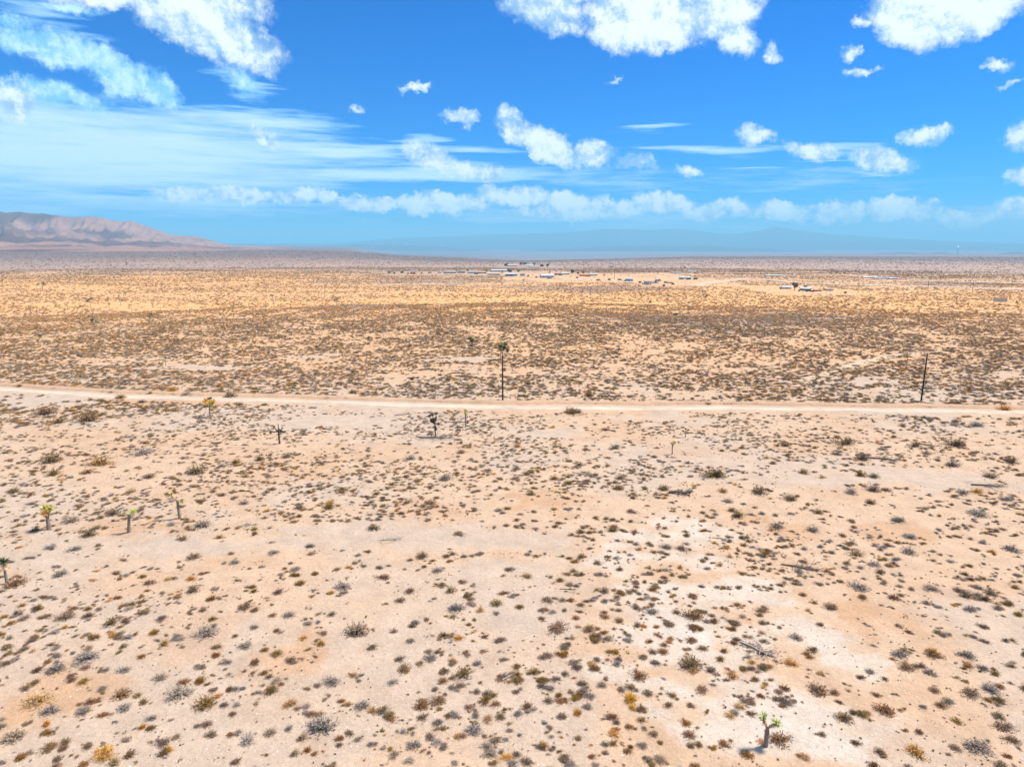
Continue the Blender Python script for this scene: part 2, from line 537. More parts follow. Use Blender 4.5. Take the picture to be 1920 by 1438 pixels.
def ground_material(name, attr=None, col=None, far=False):
    m = bpy.data.materials.new(name)
    m.use_nodes = True
    t = NT(m.node_tree)
    b = m.node_tree.nodes['Principled BSDF']
    b.inputs['Roughness'].default_value = 0.95
    b.inputs['Specular IOR Level'].default_value = 0.1
    g = t.n('ShaderNodeNewGeometry')
    P = g.outputs['Position']
    if attr:
        a_ = t.n('ShaderNodeAttribute', attribute_name=attr)
        base = a_.outputs['Color']
    else:
        base = (*col, 1)
    n_a = t.noise(P, 0.35, 6, 0.62)
    n_b = t.noise(P, 3.2, 5, 0.7)
    n_c = t.noise(P, 11.0, 3, 0.6)
    k = t.math('ADD', t.math('MULTIPLY', t.math('SUBTRACT', n_a, 0.5), 0.55), t.math('MULTIPLY', t.math('SUBTRACT', n_b, 0.5), 0.60))
    k = t.math('ADD', k, t.math('MULTIPLY', t.math('SUBTRACT', n_c, 0.5), 0.65))
    k = t.math('ADD', k, 1.0)
    g3 = t.n('ShaderNodeCombineColor')
    for i in range(3):
        t.plug(g3.inputs[i], k)
    c = t.mix(1.0, base, g3.outputs[0], 'MULTIPLY')
    # reddish and greyish mottling of the gravel
    n_d = t.noise(P, 0.9, 5, 0.65)
    c = t.mix(t.smooth(n_d, 0.55, 0.75, 0, 0.45), c, t.mix(1.0, c, (0.95, 0.78, 0.62, 1), 'MULTIPLY'))
    n_e = t.noise(P, 1.3, 5, 0.65)
    c = t.mix(t.smooth(n_e, 0.58, 0.74, 0, 0.5), c, t.mix(1.0, c, (1.12, 1.14, 1.16, 1), 'MULTIPLY'))
    # scattered dark pebbles and litter
    vo = t.n('ShaderNodeTexVoronoi')
    t.plug(vo.inputs['Vector'], P); vo.inputs['Scale'].default_value = 2.6
    sp = t.math('LESS_THAN', vo.outputs['Distance'], 0.13)
    spn = t.math('MULTIPLY', sp, t.smooth(t.noise(P, 0.22, 3, 0.6), 0.47, 0.60))
    if not far:
        c = t.mix(t.math('MULTIPLY', spn, 0.6), c, (0.13, 0.09, 0.065, 1))
    else:
        # low bushes too far off to build: darker tufts on the slope
        ln = t.n('ShaderNodeVectorMath', operation='LENGTH'); t.plug(ln.inputs[0], P)
        vf = t.noise(P, 0.075, 5, 0.8)
        c = t.mix(t.math('MULTIPLY', t.smooth(vf, 0.47, 0.60), 0.45), c, (0.07, 0.055, 0.05, 1))
    t.plug(b.inputs['Base Color'], c)
    bp = t.n('ShaderNodeBump')
    bp.inputs['Strength'].default_value = 0.55
    bp.inputs['Distance'].default_value = 0.25
    hgt = t.math('ADD', t.math('MULTIPLY', n_a, 2.2), t.math('ADD', t.math('MULTIPLY', n_b, 0.5), t.math('MULTIPLY', n_c, .15)))
    t.plug(bp.inputs['Height'], hgt)
    t.plug(b.inputs['Normal'], bp.outputs[0])
    return m


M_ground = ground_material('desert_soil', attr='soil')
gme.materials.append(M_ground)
gnd = lnk('ground', gme)
tag(gnd, 'pale pinkish sandy desert ground with gravel, stretching out to the horizon', kind='structure')

# hills at left
ha = np.linspace(azel(-900, 450)[0], azel(745, 460)[0], 520)
hr = np.linspace(2500, 8600, 190)
RR, AA = np.meshgrid(hr, ha, indexing='ij')
X = RR * np.sin(AA); Y = RR * np.cos(AA)
G = gz(X, Y)
rc = 5200 + 500 * (fbm(AA * 9, AA * 0 + 3, 5, 3) - .5)
crest = 33 + rc * np.tan(np.interp(AA, HA, HE))
Gc = gz(rc * np.sin(AA), rc * np.cos(AA))
Hc = np.maximum(crest - Gc, 0)
tt = np.clip((RR - 2560) / (rc - 2560), 0, 1)
s = np.where(RR <= rc, 0.30 * tt + 0.70 * tt ** 1.9, np.clip(1 - ((RR - rc) / 3000) ** 1.5, 0, 1) ** 1.2)
rid = 1 - np.abs(2 * fbm(AA * 15 - RR / 1900, RR / 3200, 41, 5, .5) - 1)
rid2 = 1 - np.abs(2 * fbm(AA * 48 - RR / 900, RR / 1200, 61, 4, .55) - 1)
cut = (0.85 * (1 - rid) + 0.34 * (1 - rid2)) * 1.75
mid = (np.clip(s, 0, 1) * (1 - np.clip(s, 0, 1)) * 4) ** .6
hz = Hc * s * (1 - cut * mid)
hz = hz * (1 - sst(.985, 1.0, (AA - ha[0]) / (ha[-1] - ha[0]))) 
Zh = G + hz - 3 * (1 - sst(0.0, 4.0, hz))
hme, hco = grid_mesh('hills', X, Y, Zh)
n1 = fbm(hco[:, 0] / 420, hco[:, 1] / 900, 5, 5, .6); n2 = fbm(hco[:, 0] / 120, hco[:, 1] / 160, 15, 4, .6)
hc_ = np.array([0.17, 0.105, 0.095])[None] + (np.array([0.46, 0.32, 0.25]) - np.array([0.17, 0.105, 0.095]))[None] * sst(.42, .62, n1)[:, None]
hc_ = hc_ * np.array([.60, .48, .46]) * (0.72 + .56 * n2)[:, None]
set_col(hme, 'soil', hc_)
hme.materials.append(ground_material('hill_soil', attr='soil', far=True))
tag(lnk('hills', hme), 'low mauve brown hills with worn gullies rising behind the plain at left', kind='structure')

# far blue mountains and the low rises in the valley before them
MA, ME = prof([(-900, 452), (380, 457), (640, 456), (700, 450), (780, 445), (860, 443), (930, 439), (1000, 437), (1060, 435), (1095, 433), (1118, 430), (1135, 428), (1160, 429.5), (1185, 429), (1215, 431),
               (1250, 429), (1280, 428), (1305, 432), (1340, 436), (1375, 438), (1400, 435), (1425, 432), (1440, 428), (1455, 424), (1470, 427), (1500, 431),
               (1520, 434), (1560, 439), (1600, 441), (1660, 446), (1760, 451), (1850, 455), (1920, 456), (2300, 455), (2700, 452)])
ma = np.linspace(azel(-700, 450)[0], azel(2700, 450)[0], 520)
mr = np.linspace(15500, 23000, 60)
RR, AA = np.meshgrid(mr, ma, indexing='ij')
crest = 33 + 19000 * np.tan(np.interp(AA, MA, ME))
s = np.clip(1 - np.abs(RR - 19000) / 3700, 0, 1)
rid = 1 - np.abs(2 * fbm(AA * 40, RR / 1600, 141, 5, .55) - 1)
base_h = 70.0
hz = -95 + np.minimum(base_h, (crest + 95)) * sst(0, .3, s) + np.maximum(crest + 95 - base_h, 0) * s ** 1.3 * (1 - .5 * (1 - rid) * (1 - s ** 2))
mme, mco = grid_mesh('mountains', RR * np.sin(AA), RR * np.cos(AA), hz)
mme.materials.append(mat('far_rock', (0.07, 0.06, 0.06), 0.95, noise_scale=0.001, noise_amt=.2))
tag(lnk('mountains', mme), 'faint blue mountain range far across the hazy valley', kind='structure')
for (cx, top, wpx, r0) in ((1690, 473.2, 70, 9300), (1765, 473.8, 50, 9300), (1915, 472.8, 60, 9400), (1240, 461, 300, 12500), (700, 459.5, 230, 12800)):
    a0, e0 = azel(cx, top); hw = azel(cx + wpx, top)[0] - a0
    aa = np.linspace(a0 - hw, a0 + hw, 60); rr_ = np.linspace(r0 * .94, r0 * 1.06, 14)
    RR, AA = np.meshgrid(rr_, aa, indexing='ij')
    q = np.clip(1 - ((AA - a0) / hw) ** 2, 0, 1) ** 1.2 * np.clip(1 - ((RR - r0) / (r0 * .06)) ** 2, 0, 1)
    q = q * (0.7 + .6 * fbm(AA * 160, RR / 1500, cx, 3))
    top_z = 33 + r0 * math.tan(e0)
    Zq = -93 + (top_z + 93) * q
    me_, _ = grid_mesh('low_hill', RR * np.sin(AA), RR * np.cos(AA), Zq)
    me_.materials.append(mme.materials[0])
    tag(lnk('low_hill', me_), 'low dark rise on the hazy valley floor', kind='structure')

# ------------------------------------------------------------------ roads and tracks
M_road = ground_material('road_dust', attr='soil')
ROADC = np.array([[.42, .31, .225], [.46, .36, .27], [.52, .425, .33], [.50, .40, .31], [.44, .335, .25], [.50, .40, .31], [.52, .425, .33], [.46, .36, .27], [.42, .31, .225]])
M_berm = ground_material('road_bank', col=(0.38, 0.25, 0.16))
M_trk = ground_material('track_dust', col=(0.44, 0.33, 0.23))


def strip(name, pts, width, m, lift, label, seed=0, bulge=0.0, wob=0.25):
    P = [at(px, py) for px, py in pts]
    # resample smoothly
    q = []
    for i in range(len(P) - 1):
        a = P[max(i - 1, 0)]; b = P[i]; c = P[i + 1]; d = P[min(i + 2, len(P) - 1)]
        n = max(2, int((c - b).length / 2.0))
        n = min(n, 120)
        for k in range(n):
            t = k / n
            q.append(0.5 * ((2 * b) + (c - a) * t + (2 * a - 5 * b + 4 * c - d) * t * t + (3 * b - a - 3 * c + d) * t ** 3))
    q.append(P[-1])
    xs = []; ys = []; zs = []
    K = 9
    for i, p in enumerate(q):
        d = (q[min(i + 1, len(q) - 1)] - q[max(i - 1, 0)]); d.z = 0; d.normalize()
        nrm = Vector((-d.y, d.x, 0))
        wl = width / 2 * (1 + wob * (float(vnoise(np.array(i * .22), np.array(seed + .5), 3)) - .5) * 2)
        wr = width / 2 * (1 + wob * (float(vnoise(np.array(i * .22), np.array(seed + 9.5), 8)) - .5) * 2)
        row = []
        for k in range(K):
            u = -1 + 2 * k / (K - 1)
            w = wl if u > 0 else wr
            row.append((p.x + nrm.x * u * w, p.y + nrm.y * u * w, u))
        xs.append([e[0] for e in row]); ys.append([e[1] for e in row]); zs.append([lift * (1 - abs(e[2]) ** 4) - .06 * abs(e[2]) ** 8 + bulge * (1 - e[2] ** 2) for e in row])
    xs, ys, zs = np.array(xs), np.array(ys), np.array(zs)
    far_l = np.maximum(np.hypot(xs, ys) - 300, 0) * .0006
    me, co_ = grid_mesh(name, xs, ys, gz(xs, ys) + zs + far_l)
    if name == 'dirt_road':            # two wheel tracks packed paler than the crown between them
        wv = fbm(co_[:, 0] / 6, co_[:, 1] / 2, 88, 3)[:, None]
        set_col(me, 'soil', np.tile(ROADC, (len(xs), 1)) * (.72 + .40 * wv))
    me.materials.append(m)
    return tag(lnk(name, me), label, kind='structure')


road_px = [(-420, 706), (-200, 717), (0, 730), (90, 736), (190, 742), (300, 746.5), (420, 749.5), (560, 753), (700, 757.5), (830, 762), (960, 764.5), (1100, 765),
           (1300, 765.5), (1440, 766.5), (1600, 769), (1760, 771.5), (1920, 774), (2100, 778), (2400, 786)]
strip('dirt_road', road_px, 3.4, M_road, .10, 'pale graded dirt road crossing the desert from left to right', wob=.12)
strip('road_bank', [(x, y - 9.5) for x, y in road_px], 3.4, M_berm, .12, 'low rusty soil bank thrown up along the far side of the dirt road', seed=4, bulge=.25, wob=.5)
for i, (pts, w_, lab) in enumerate([
    ([(1130, 487.6), (1200, 487.3), (1300, 488), (1450, 488.6)], 14, 'thin pale strip of bare ground in the hazy distance'),
    ([(1300, 535), (1400, 523.5), (1500, 530), (1600, 534), (1730, 537), (1920, 543), (2100, 548)], 13, 'broad pale dirt track running right behind the lone homestead'),
    ([(1420, 545), (1500, 549), (1560, 552), (1612, 554)], 8, 'short pale dirt track in front of the lone homestead'),
    ([(1700, 526), (1800, 528.5), (1920, 531.5), (2050, 535)], 14, 'pale straight dirt track far off at the right edge'),
    ([(700, 512), (800, 513.5), (900, 516), (1000, 519), (1100, 524), (1200, 530), (1330, 537)], 11, 'bare pale ground running along the front of the settlement'),
    ([(1030, 522), (1130, 525.5), (1240, 526), (1330, 522), (1420, 523)], 8, 'pale dirt lane behind the first row of settlement houses'),
    ([(1440, 512), (1520, 514), (1640, 520), (1760, 526)], 8, 'faint dirt lane leading to the long far sheds'),
    ([(600, 498), (760, 499), (900, 500), (1010, 503)], 10, 'faint pale lane to the tree sheltered ranch'),
    ([(1500, 716), (1600, 682), (1690, 664), (1780, 660)], 3.4, 'faint two wheel trail climbing right beyond the road'),
]):
    strip('dirt_track', pts, w_, M_trk, .12, lab, seed=20 + i, wob=.5)

# ------------------------------------------------------------------ haze
hb = MB()
HB, HT = -100.0, 560.0
hb.box((0, 0, (HB + HT) / 2), (60000, 60000, HT - HB))
hm = bpy.data.materials.new('thin_haze')
hm.use_nodes = True
hm.node_tree.nodes.clear()
H = NT(hm.node_tree)
pv = H.n('ShaderNodeVolumePrincipled')
pv.inputs['Color'].default_value = (0.33, 0.75, 1.0, 1)
pv.inputs['Density'].default_value = 1.1e-4
pv.inputs['Anisotropy'].default_value = 0.0
ho = H.n('ShaderNodeOutputMaterial')
H.plug(ho.inputs['Volume'], pv.outputs[0])
tag(hb.build('haze', hm), 'thin blue haze filling the air over the desert plain', kind='stuff')

# ------------------------------------------------------------------ shrubs
rnd = random.Random(11)
VEG = {   # twig colour, leaf colour, share of leaves, height, leaf size
    'grey': ((0.21, 0.165, 0.130), (0.31, 0.255, 0.20), .7, .62, .055),
    'brown': ((0.165, 0.094, 0.050), (0.255, 0.145, 0.072), .6, .50, .06),
    'olive': ((0.170, 0.106, 0.052), (0.280, 0.185, 0.072), .85, .85, .060),
    'golden': ((0.36, 0.20, 0.08), (0.56, 0.34, 0.12), .5, .80, .055),
}
TW = {k: mat(k + '_twigs', v[0], vary=.30) for k, v in VEG.items()}
LF = {k: mat(k + '_leaves', v[1], vary=.30) for k, v in VEG.items()}


def shrub_geo(kind, seed, dens=1.0):
    """a dry desert shrub of radius 1: thin forked twigs fanning out of the ground, leaf tufts near their ends"""
    r = random.Random(seed)
    tw = MB(); lf = MB()
    _, _, share, hh, ls = VEG[kind]
    n = int(120 * dens)
    lobes = [(r.uniform(-.45, .45), r.uniform(-.45, .45), r.uniform(.45, .75)) for _ in range(4)] + [(0, 0, .75)]
    for i in range(n):
        lx, ly, lr = lobes[i % len(lobes)]
        a = r.uniform(0, 2 * math.pi); e = math.asin(r.uniform(.03, 1)) * .95
        L = lr * r.uniform(.7, 1.15)
        b = Vector((lx * .5 + r.uniform(-.12, .12), ly * .5 + r.uniform(-.12, .12), -.03))
        d = Vector((math.cos(a) * math.cos(e), math.sin(a) * math.cos(e), math.sin(e) * hh * 1.25)) * L
        tip = Vector((lx, ly, 0)) + d
        midp = b.lerp(tip, .55) + Vector((r.uniform(-.08, .08), r.uniform(-.08, .08), r.uniform(0, .10)))
        w = Vector((-math.sin(a), math.cos(a), r.uniform(-.5, .5))).normalized() * (.018 + .012 * r.random())
        tw.add([b - w, b + w, midp + w * .8, midp - w * .8, tip], [(0, 1, 2, 3), (3, 2, 4)])
        k = 2 if kind != 'olive' else 3
        for _ in range(k):
            if r.random() < share + .2:
                t = r.uniform(.35, 1.0)
                p = midp.lerp(tip, t) + Vector((r.uniform(-.07, .07), r.uniform(-.07, .07), r.uniform(-.05, .07)))
                s = ls * r.uniform(.6, 1.5)
                u = Vector((r.uniform(-1, 1), r.uniform(-1, 1), r.uniform(-1, 1))).normalized()
                v = u.cross(Vector((r.uniform(-1, 1), r.uniform(-1, 1), r.uniform(-1, 1)))).normalized()
                lf.add([p - u * s, p + v * s * .8, p + u * s * 1.2], [(0, 1, 2)])
    for _ in range(int(90 * dens)):         # dark dense foot and litter round it
        lx, ly, lr = lobes[r.randrange(len(lobes))]
        a = r.uniform(0, 6.28); q = lr * math.sqrt(r.random()) * 1.05
        p = Vector((lx * .9 + math.cos(a) * q, ly * .9 + math.sin(a) * q, r.uniform(0, .22) * hh * (1.1 - min(1, q))))
        b_ = r.uniform(0, 6.28); w = Vector((math.cos(b_), math.sin(b_), r.uniform(-.2, .6))) * r.uniform(.05, .13); n_ = Vector((-math.sin(b_), math.cos(b_), .3)) * .035
        tw.add([p - w - n_, p - w + n_, p + w], [(0, 1, 2)])
    return tw, lf


NV = 5
SH_T, SH_L, SH_1 = {}, {}, {}
for k in VEG:
    for v in range(NV):
        tw, lf = shrub_geo(k, 100 * v + len(k))
        SH_T[k, v] = tw.mesh('twigs', TW[k]); SH_L[k, v] = lf.mesh('leaves', LF[k])
        one = MB(); one.add(tw.v, tw.f, 0); one.add(lf.v, lf.f, 1)
        SH_1[k, v] = one.mesh('shrub', [TW[k], LF[k]])

# the largest shrubs, read off the photograph: x, y of the foot, width in photo pixels
HAND = {
 'grey': [(110,1082,30),(42,1164,25),(155,1244,44),(100,1262,35),(228,1262,25),(292,1280,30),(330,1309,48),(90,1338,30),(155,1341,30),(228,1333,28),
  (460,1396,35),(375,1201,50),(455,1216,28),(543,1157,28),(638,1106,38),(820,1074,28),(855,1147,38),(768,1205,22),(805,1241,28),(618,1286,36),(735,1284,24),
  (598,1380,62),(675,1330,34),(818,1360,26),(885,1376,36),(772,1406,34),(920,1421,30),(1227,1151,28),(1108,1311,28),(1100,1329,22),(972,1342,22),(1205,1404,22),
  (1495,1200,30),(1617,1108,42),(1754,1110,30),(1822,1147,26),(1690,1233,34),(1820,1236,28),(1750,1266,24),(1865,1302,34),(1783,1322,26),(1848,1414,48),
  (263,856,42),(458,946,24),(125,981,36),(318,986,22),(375,989,42),(135,1034,26),(88,1030,22),(435,1058,22),(768,863,28),(835,901,38),(512,1040,24),(695,944,20),
  (937,959,22),(1250,1030,28),(1280,1033,26),(1365,944,26),(968,882,24),(1570,854,24),(1792,876,28),(1845,971,42),(1840,802,30),(1815,928,26),(1600,927,30),
  (1692,981,30),(1460,993,36),(1525,997,26),(1710,1040,34),(1710,1010,30),(1905,1036,32),(1645,1063,28),(345,742,24),(905,800,18),(1085,775,26),(1290,870,16),
  (280,1352,20),(1130,1290,22),(710,1068,20),(580,1028,22),(1890,940,26),(1660,845,22),(1500,1075,24)],
 'brown': [(25,1100,42),(113,1165,32),(222,1311,36),(85,1409,30),(300,1400,28),(455,1142,32),(275,1098,26),(520,1115,26),(718,1087,28),(750,1130,26),(755,1260,32),
  (820,1321,38),(785,1333,34),(715,1337,28),(1025,1130,30),(1045,1184,46),(1225,1109,24),(1300,1163,44),(1298,1205,28),(1245,1226,26),(1200,1275,36),(1028,1319,24),
  (1255,1327,20),(1320,1300,28),(1180,1368,22),(1150,1398,20),(1298,1386,30),(1535,1301,44),(1755,1234,30),(1705,1258,34),(1660,1340,40),(1590,1355,36),(1830,1310,34),
  (1465,1396,42),(1890,1370,32),(78,779,44),(262,756,22),(275,897,26),(360,1049,32),(863,850,26),(808,947,32),(860,1004,26),(1137,808,24),(1185,962,24),(1668,922,22),
  (66,1262,22),(340,1286,26),(160,1159,24),(420,1326,20),(385,1364,24),(400,1232,22),(768,1113,24),(540,1243,26),(495,1222,20),(655,1379,20),(975,1142,22),(1080,1162,20),
  (1410,1342,20),(1680,1126,26),(1800,1111,22),(1862,1116,28),(1876,1144,22),(762,896,22),(768,1052,16),(1320,964,16),(955,1072,26),(160,888,28),(1740,852,22),(1340,1168,22),
  (1800,1410,24),(560,955,24),(505,920,22),(640,925,22),(1050,1090,22),(1190,1000,20),(1430,1150,26),(1100,845,20),(1450,870,18),(1905,1395,26),(1360,1400,24)],
 'olive': [(205,1174,28),(380,1329,44),(15,1393,36),(360,1112,26),(660,1193,50),(930,1136,28),(515,1232,26),(870,1273,38),(505,1302,30),(1135,1114,24),(1105,1186,28),
  (1162,1167,20),(1155,1228,20),(1300,1256,50),(1527,1223,22),(1562,1143,28),(1818,1122,24),(155,793,42),(105,795,28),(85,871,46),(95,892,24),(365,890,44),(23,925,24),
  (207,967,28),(163,1007,28),(340,1014,22),(535,859,24),(485,864,22),(615,955,28),(698,994,28),(782,904,20),(790,1048,28),(1075,777,38),(1165,899,26),(1065,909,26),
  (1345,897,48),(1160,919,28),(1245,920,26),(993,929,22),(1388,971,30),(1150,997,26),(1155,842,22),(1430,928,36),(1085,874,20),(1590,835,36),(1625,864,28),(1800,838,40),
  (1618,894,24),(1645,897,22),(1638,922,28),(1865,897,26),(1485,939,30),(1637,946,22),(1510,889,22),(1850,1128,26),(1375,960,20),(430,745,26),(222,748,22),(885,650,16),(660,738,22),
  (1105,745,26),(1475,838,22),(1720,838,22),(1905,870,26),(1540,965,22),(845,1112,24),(1090,1000,22),(1040,900,22),(440,870,22),(560,1098,22)],
 'golden': [(58,1327,46),(180,1427,46),(355,1089,22),(542,1324,30),(900,1147,20),(988,1084,22),(1188,1320,36),(1375,1272,24),(1487,1249,26),(1725,1420,34),(185,873,48),
  (745,959,14),(970,839,22),(1358,924,24),(1610,1044,32),(1838,926,24),(1155,990,22),(318,735,26),(500,960,18),(855,1384,18),(240,925,26),(615,945,22),(770,940,18),(840,745,16),
  (1440,860,18),(1695,800,18),(1300,1262,22),(1755,1228,24),(1390,1330,22),(83,1362,18),(408,725,18),(1890,770,26),(1060,925,16),(310,1090,18),(1120,1108,14)],
}


def zone(px, py):
    h = ['far left', 'left', 'centre left', 'centre right', 'right', 'far right'][min(5, max(0, int(px / 320)))]
    if py > 1300: v = 'at the bottom edge'
    elif py > 1180: v = 'low in the foreground'
    elif py > 1060: v = 'in the foreground'
    elif py > 960: v = 'in the middle foreground'
    elif py > 860: v = 'midway to the dirt road'
    elif py > 772: v = 'just before the dirt road'
    elif py > 660: v = 'just beyond the dirt road'
    else: v = 'far beyond the dirt road'
    return h, v


LOOK = {'grey': 'silvery grey twiggy', 'brown': 'dark brown nearly leafless', 'olive': 'olive green leafy', 'golden': 'yellow gold dried'}
used = {}
placed = []      # x, y, radius (metres)
PROTO = {}


def put_shrub(kind, v, loc, rad, sz, rot, label, group, parts):
    if parts:
        o = empty(kind + '_shrub', loc, rot)
        o.scale = (rad, rad, sz)
        lnk('twigs', SH_T[kind, v], o); lnk('foliage', SH_L[kind, v], o)
    else:
        o = lnk(kind + '_shrub', SH_1[kind, v])
        o.location = loc; o.rotation_euler = (0, 0, rot); o.scale = (rad, rad, sz)
        PROTO.setdefault((kind, v), o)
    tag(o, label, 'shrub', group)
    return o


SHORT = {'grey': 'grey twiggy', 'brown': 'brown leafless', 'olive': 'olive leafy', 'golden': 'golden dried'}
MARKS = [(1435, 1390, 'two headed joshua tree'), (92, 985, 'golden crowned joshua tree'), (241, 990, 'leaning joshua tree'), (337, 965, 'slim forked joshua tree'), (394, 778, 'golden headed joshua tree'),
         (524, 825, 'drooping dead joshua tree'), (816, 812, 'shaggy dead joshua tree'), (13, 1085, 'dark headed joshua tree'), (1260, 848, 'yellow tipped joshua tree'), (942, 748, 'left utility pole'),
         (1727, 748, 'right utility pole'), (957, 1268, 'bleached log'), (1418, 1218, 'fallen grey limb'), (1275, 926, 'charred stump'), (1658, 862, 'long dark limb'), (1097, 890, 'snapped pale branch'),
         (732, 1012, 'grey branch pile'), (598, 1370, 'biggest grey shrub'), (660, 1185, 'biggest olive shrub'), (1855, 912, 'drift of dead brush'), (330, 1305, 'pale grey and olive shrub pair'),
         (155, 1240, 'spiky grey shrub at far left'), (1617, 1104, 'wide grey shrub at right'), (1500, 1065, 'line of dead brush'), (1848, 1405, 'grey shrub in the bottom right corner'),
         (885, 648, 'bushy far joshua tree'), (1701, 672, 'green tipped joshua tree'), (311, 682, 'small yellow joshua tree'), (1300, 1250, 'wide olive shrub on white gravel'), (1690, 1230, 'pair of grey shrubs at right'),
         (240, 818, 'low dead branches at left'), (465, 982, 'twisted grey dead wood'), (1065, 1103, 'brown broken branch'), (1920, 690, 'right end of the far scrub')]


def beside(px, py):
    best = min(MARKS, key=lambda q: math.hypot((px - q[0]), (py - q[1]) * 1.6))
    dx, dy = px - best[0], (py - best[1]) * 1.4
    d = math.hypot(dx, dy)
    a = math.degrees(math.atan2(-dy, dx)) % 360
    w = ['right', 'upper right', 'above', 'upper left', 'left', 'lower left', 'below', 'lower right'][int((a + 22.5) // 45) % 8]
    far = 'close' if d < 60 else ('not far' if d < 140 else 'far')
    return '%s %s %s the %s' % (far, w, 'of' if w not in ('above', 'below') else '', best[2]) if w not in ('above', 'below') else '%s %s the %s' % (far, w, best[2])


ORD = ['largest', 'second largest', 'third largest', 'fourth largest', 'fifth largest', 'sixth largest', 'seventh largest', 'eighth largest', 'ninth largest', 'tenth largest', 'eleventh largest', 'twelfth largest']
for k, L in HAND.items():
    cells = {}
    for e in L:
        cells.setdefault(zone(e[0], e[1]), []).append(e)
    for (h, v_), es in cells.items():
        es.sort(key=lambda q: -q[2])
        for i, (px, py, w) in enumerate(es):
            p = at(px, py)
            dist = math.hypot(p.x, p.y, CAMZ - p.z)
            rad = w / 2 / F * dist * 1.08
            p = at(px, py)
            p.y += rad * .5
            p.z = float(gz(p.x, p.y))
            lab = '%s %s shrub %s, %s' % ((ORD[i] if len(es) > 1 else 'one large'), LOOK[k], v_, h)
            put_shrub(k, rnd.randrange(NV), p, rad, rad * rnd.uniform(.75, 1.1), rnd.uniform(0, 6.28), lab, 'large desert shrubs in the foreground', w >= 24)
            placed.append((p.x, p.y, rad))

# random cover: clustered, thinner on the bare patches
nrg = np.random.default_rng(5)


def scatter(n, r0, r1, amax=R(45), p=0.5):
    r = (nrg.random(n) * (r1 ** (2 * p) - r0 ** (2 * p)) + r0 ** (2 * p)) ** (1 / (2 * p))
    a = (nrg.random(n) * 2 - 1) * amax
    return r * np.sin(a), r * np.cos(a)


def bare(x, y):
    m = np.zeros_like(x)
    for P in GREYS:
        m = np.maximum(m, patch(x, y, *P))
    return m


road_c = np.array([[*pw(*p)] for p in road_px])


def road_dist(x, y):
    yr = np.interp(x, road_c[:, 0], road_c[:, 1])
    return np.abs(y - yr)


xs, ys, sz = [], [], []
for (n, r0, r1, lo, hi, thr) in ((32000, 30, 150, .16, .60, .44), (170000, 150, 400, .25, .90, .38), (210000, 400, 1060, .35, 1.1, .40), (110000, 1060, 3200, .6, 1.7, .36)):
    x, y = scatter(n, r0, r1, p=1.0)
    d = fbm(x / 14, y / 14, 90, 4, .6) if r0 < 300 else fbm(x / 60, y / 25, 92, 4, .6)
    keep = nrg.random(n) < .22 + .78 * sst(thr - .10, thr + .18, d)
    if r0 < 500:
        keep &= nrg.random(n) > bare(x, y) * 1.1
        keep &= road_dist(x, y) > 3.6
    x, y = x[keep], y[keep]
    c = int(len(x) * .45)                    # clumps: a good part of them grow touching another
    x[:c] = x[-c:] + nrg.normal(0, hi * .75, c); y[:c] = y[-c:] + nrg.normal(0, hi * .45, c)
    s_ = lo + (hi - lo) * nrg.random(len(x)) ** 1.7
    xs.append(x); ys.append(y); sz.append(s_)
xs = np.concatenate(xs); ys = np.concatenate(ys); sz = np.concatenate(sz)
# not on top of the big ones
pl = np.array(placed)
nearm = np.hypot(xs, ys) < 260
ok = np.ones(len(xs), bool)
idx = np.where(nearm)[0]
dd = np.hypot(xs[idx][:, None] - pl[None, :, 0], ys[idx][:, None] - pl[None, :, 1]) < pl[None, :, 2] * .9
ok[idx[dd.any(1)]] = False
# bare yards of the settlement
yard = np.zeros(len(xs), bool)
for (cx, cy, rx, ry) in ((900, 512, 170, 4), (1120, 521, 180, 9), (1280, 530, 90, 8), (1510, 545, 90, 9), (990, 500, 60, 3)):
    a_, b_ = pw(cx, cy)
    ex = abs(pw(cx + rx, cy)[0] - a_); y1 = pw(cx, cy - ry)[1]; y2 = pw(cx, cy + ry)[1]
    yard |= (np.abs(xs - a_) < ex) & (ys < y1) & (ys > y2) & (nrg.random(len(xs)) < .88)
ok &= ~yard
xs, ys, sz = xs[ok], ys[ok], sz[ok]
zs = gz(xs, ys)
r_ = np.hypot(xs, ys)
kn = fbm(xs / 40, ys / 40, 120, 3)
u = nrg.random(len(xs))
gshare = .16 + .50 * sst(120, 220, r_) + .85 * sst(260, 380, r_) * (1 - sst(640, 1000, r_))
kind_i = np.where(u < gshare * .55, 3, np.where(u < gshare * .55 + .26 + (kn - .5) * .5, 0, np.where(u < .80, 1, 2)))
KN = ['grey', 'brown', 'olive', 'golden']
screen = sz / np.sqrt(r_ ** 2 + CAMZ ** 2)
ppx, ppy = proj(xs, ys, zs)
inview = (ppx > 0) & (ppx < 1920) & (ppy < 1438)
rest = []
for ki, k in enumerate(KN):
    ids = np.where(kind_i == ki)[0]
    cand = ids[inview[ids]]
    top = cand[np.argsort(-screen[cand])][:max(0, 300 - len(HAND[k]))]
    for i in top:
        q = float(sz[i])
        put_shrub(k, int(nrg.integers(NV)), (xs[i], ys[i], zs[i]), q, q * float(nrg.uniform(.6, 1.1)), float(nrg.uniform(0, 6.28)),
                  'small %s shrub, %s' % (SHORT[k].split()[0], beside(ppx[i], ppy[i])), 'small %s shrubs scattered over the sand' % k, False)
    rest.append(np.setdiff1d(ids, top))


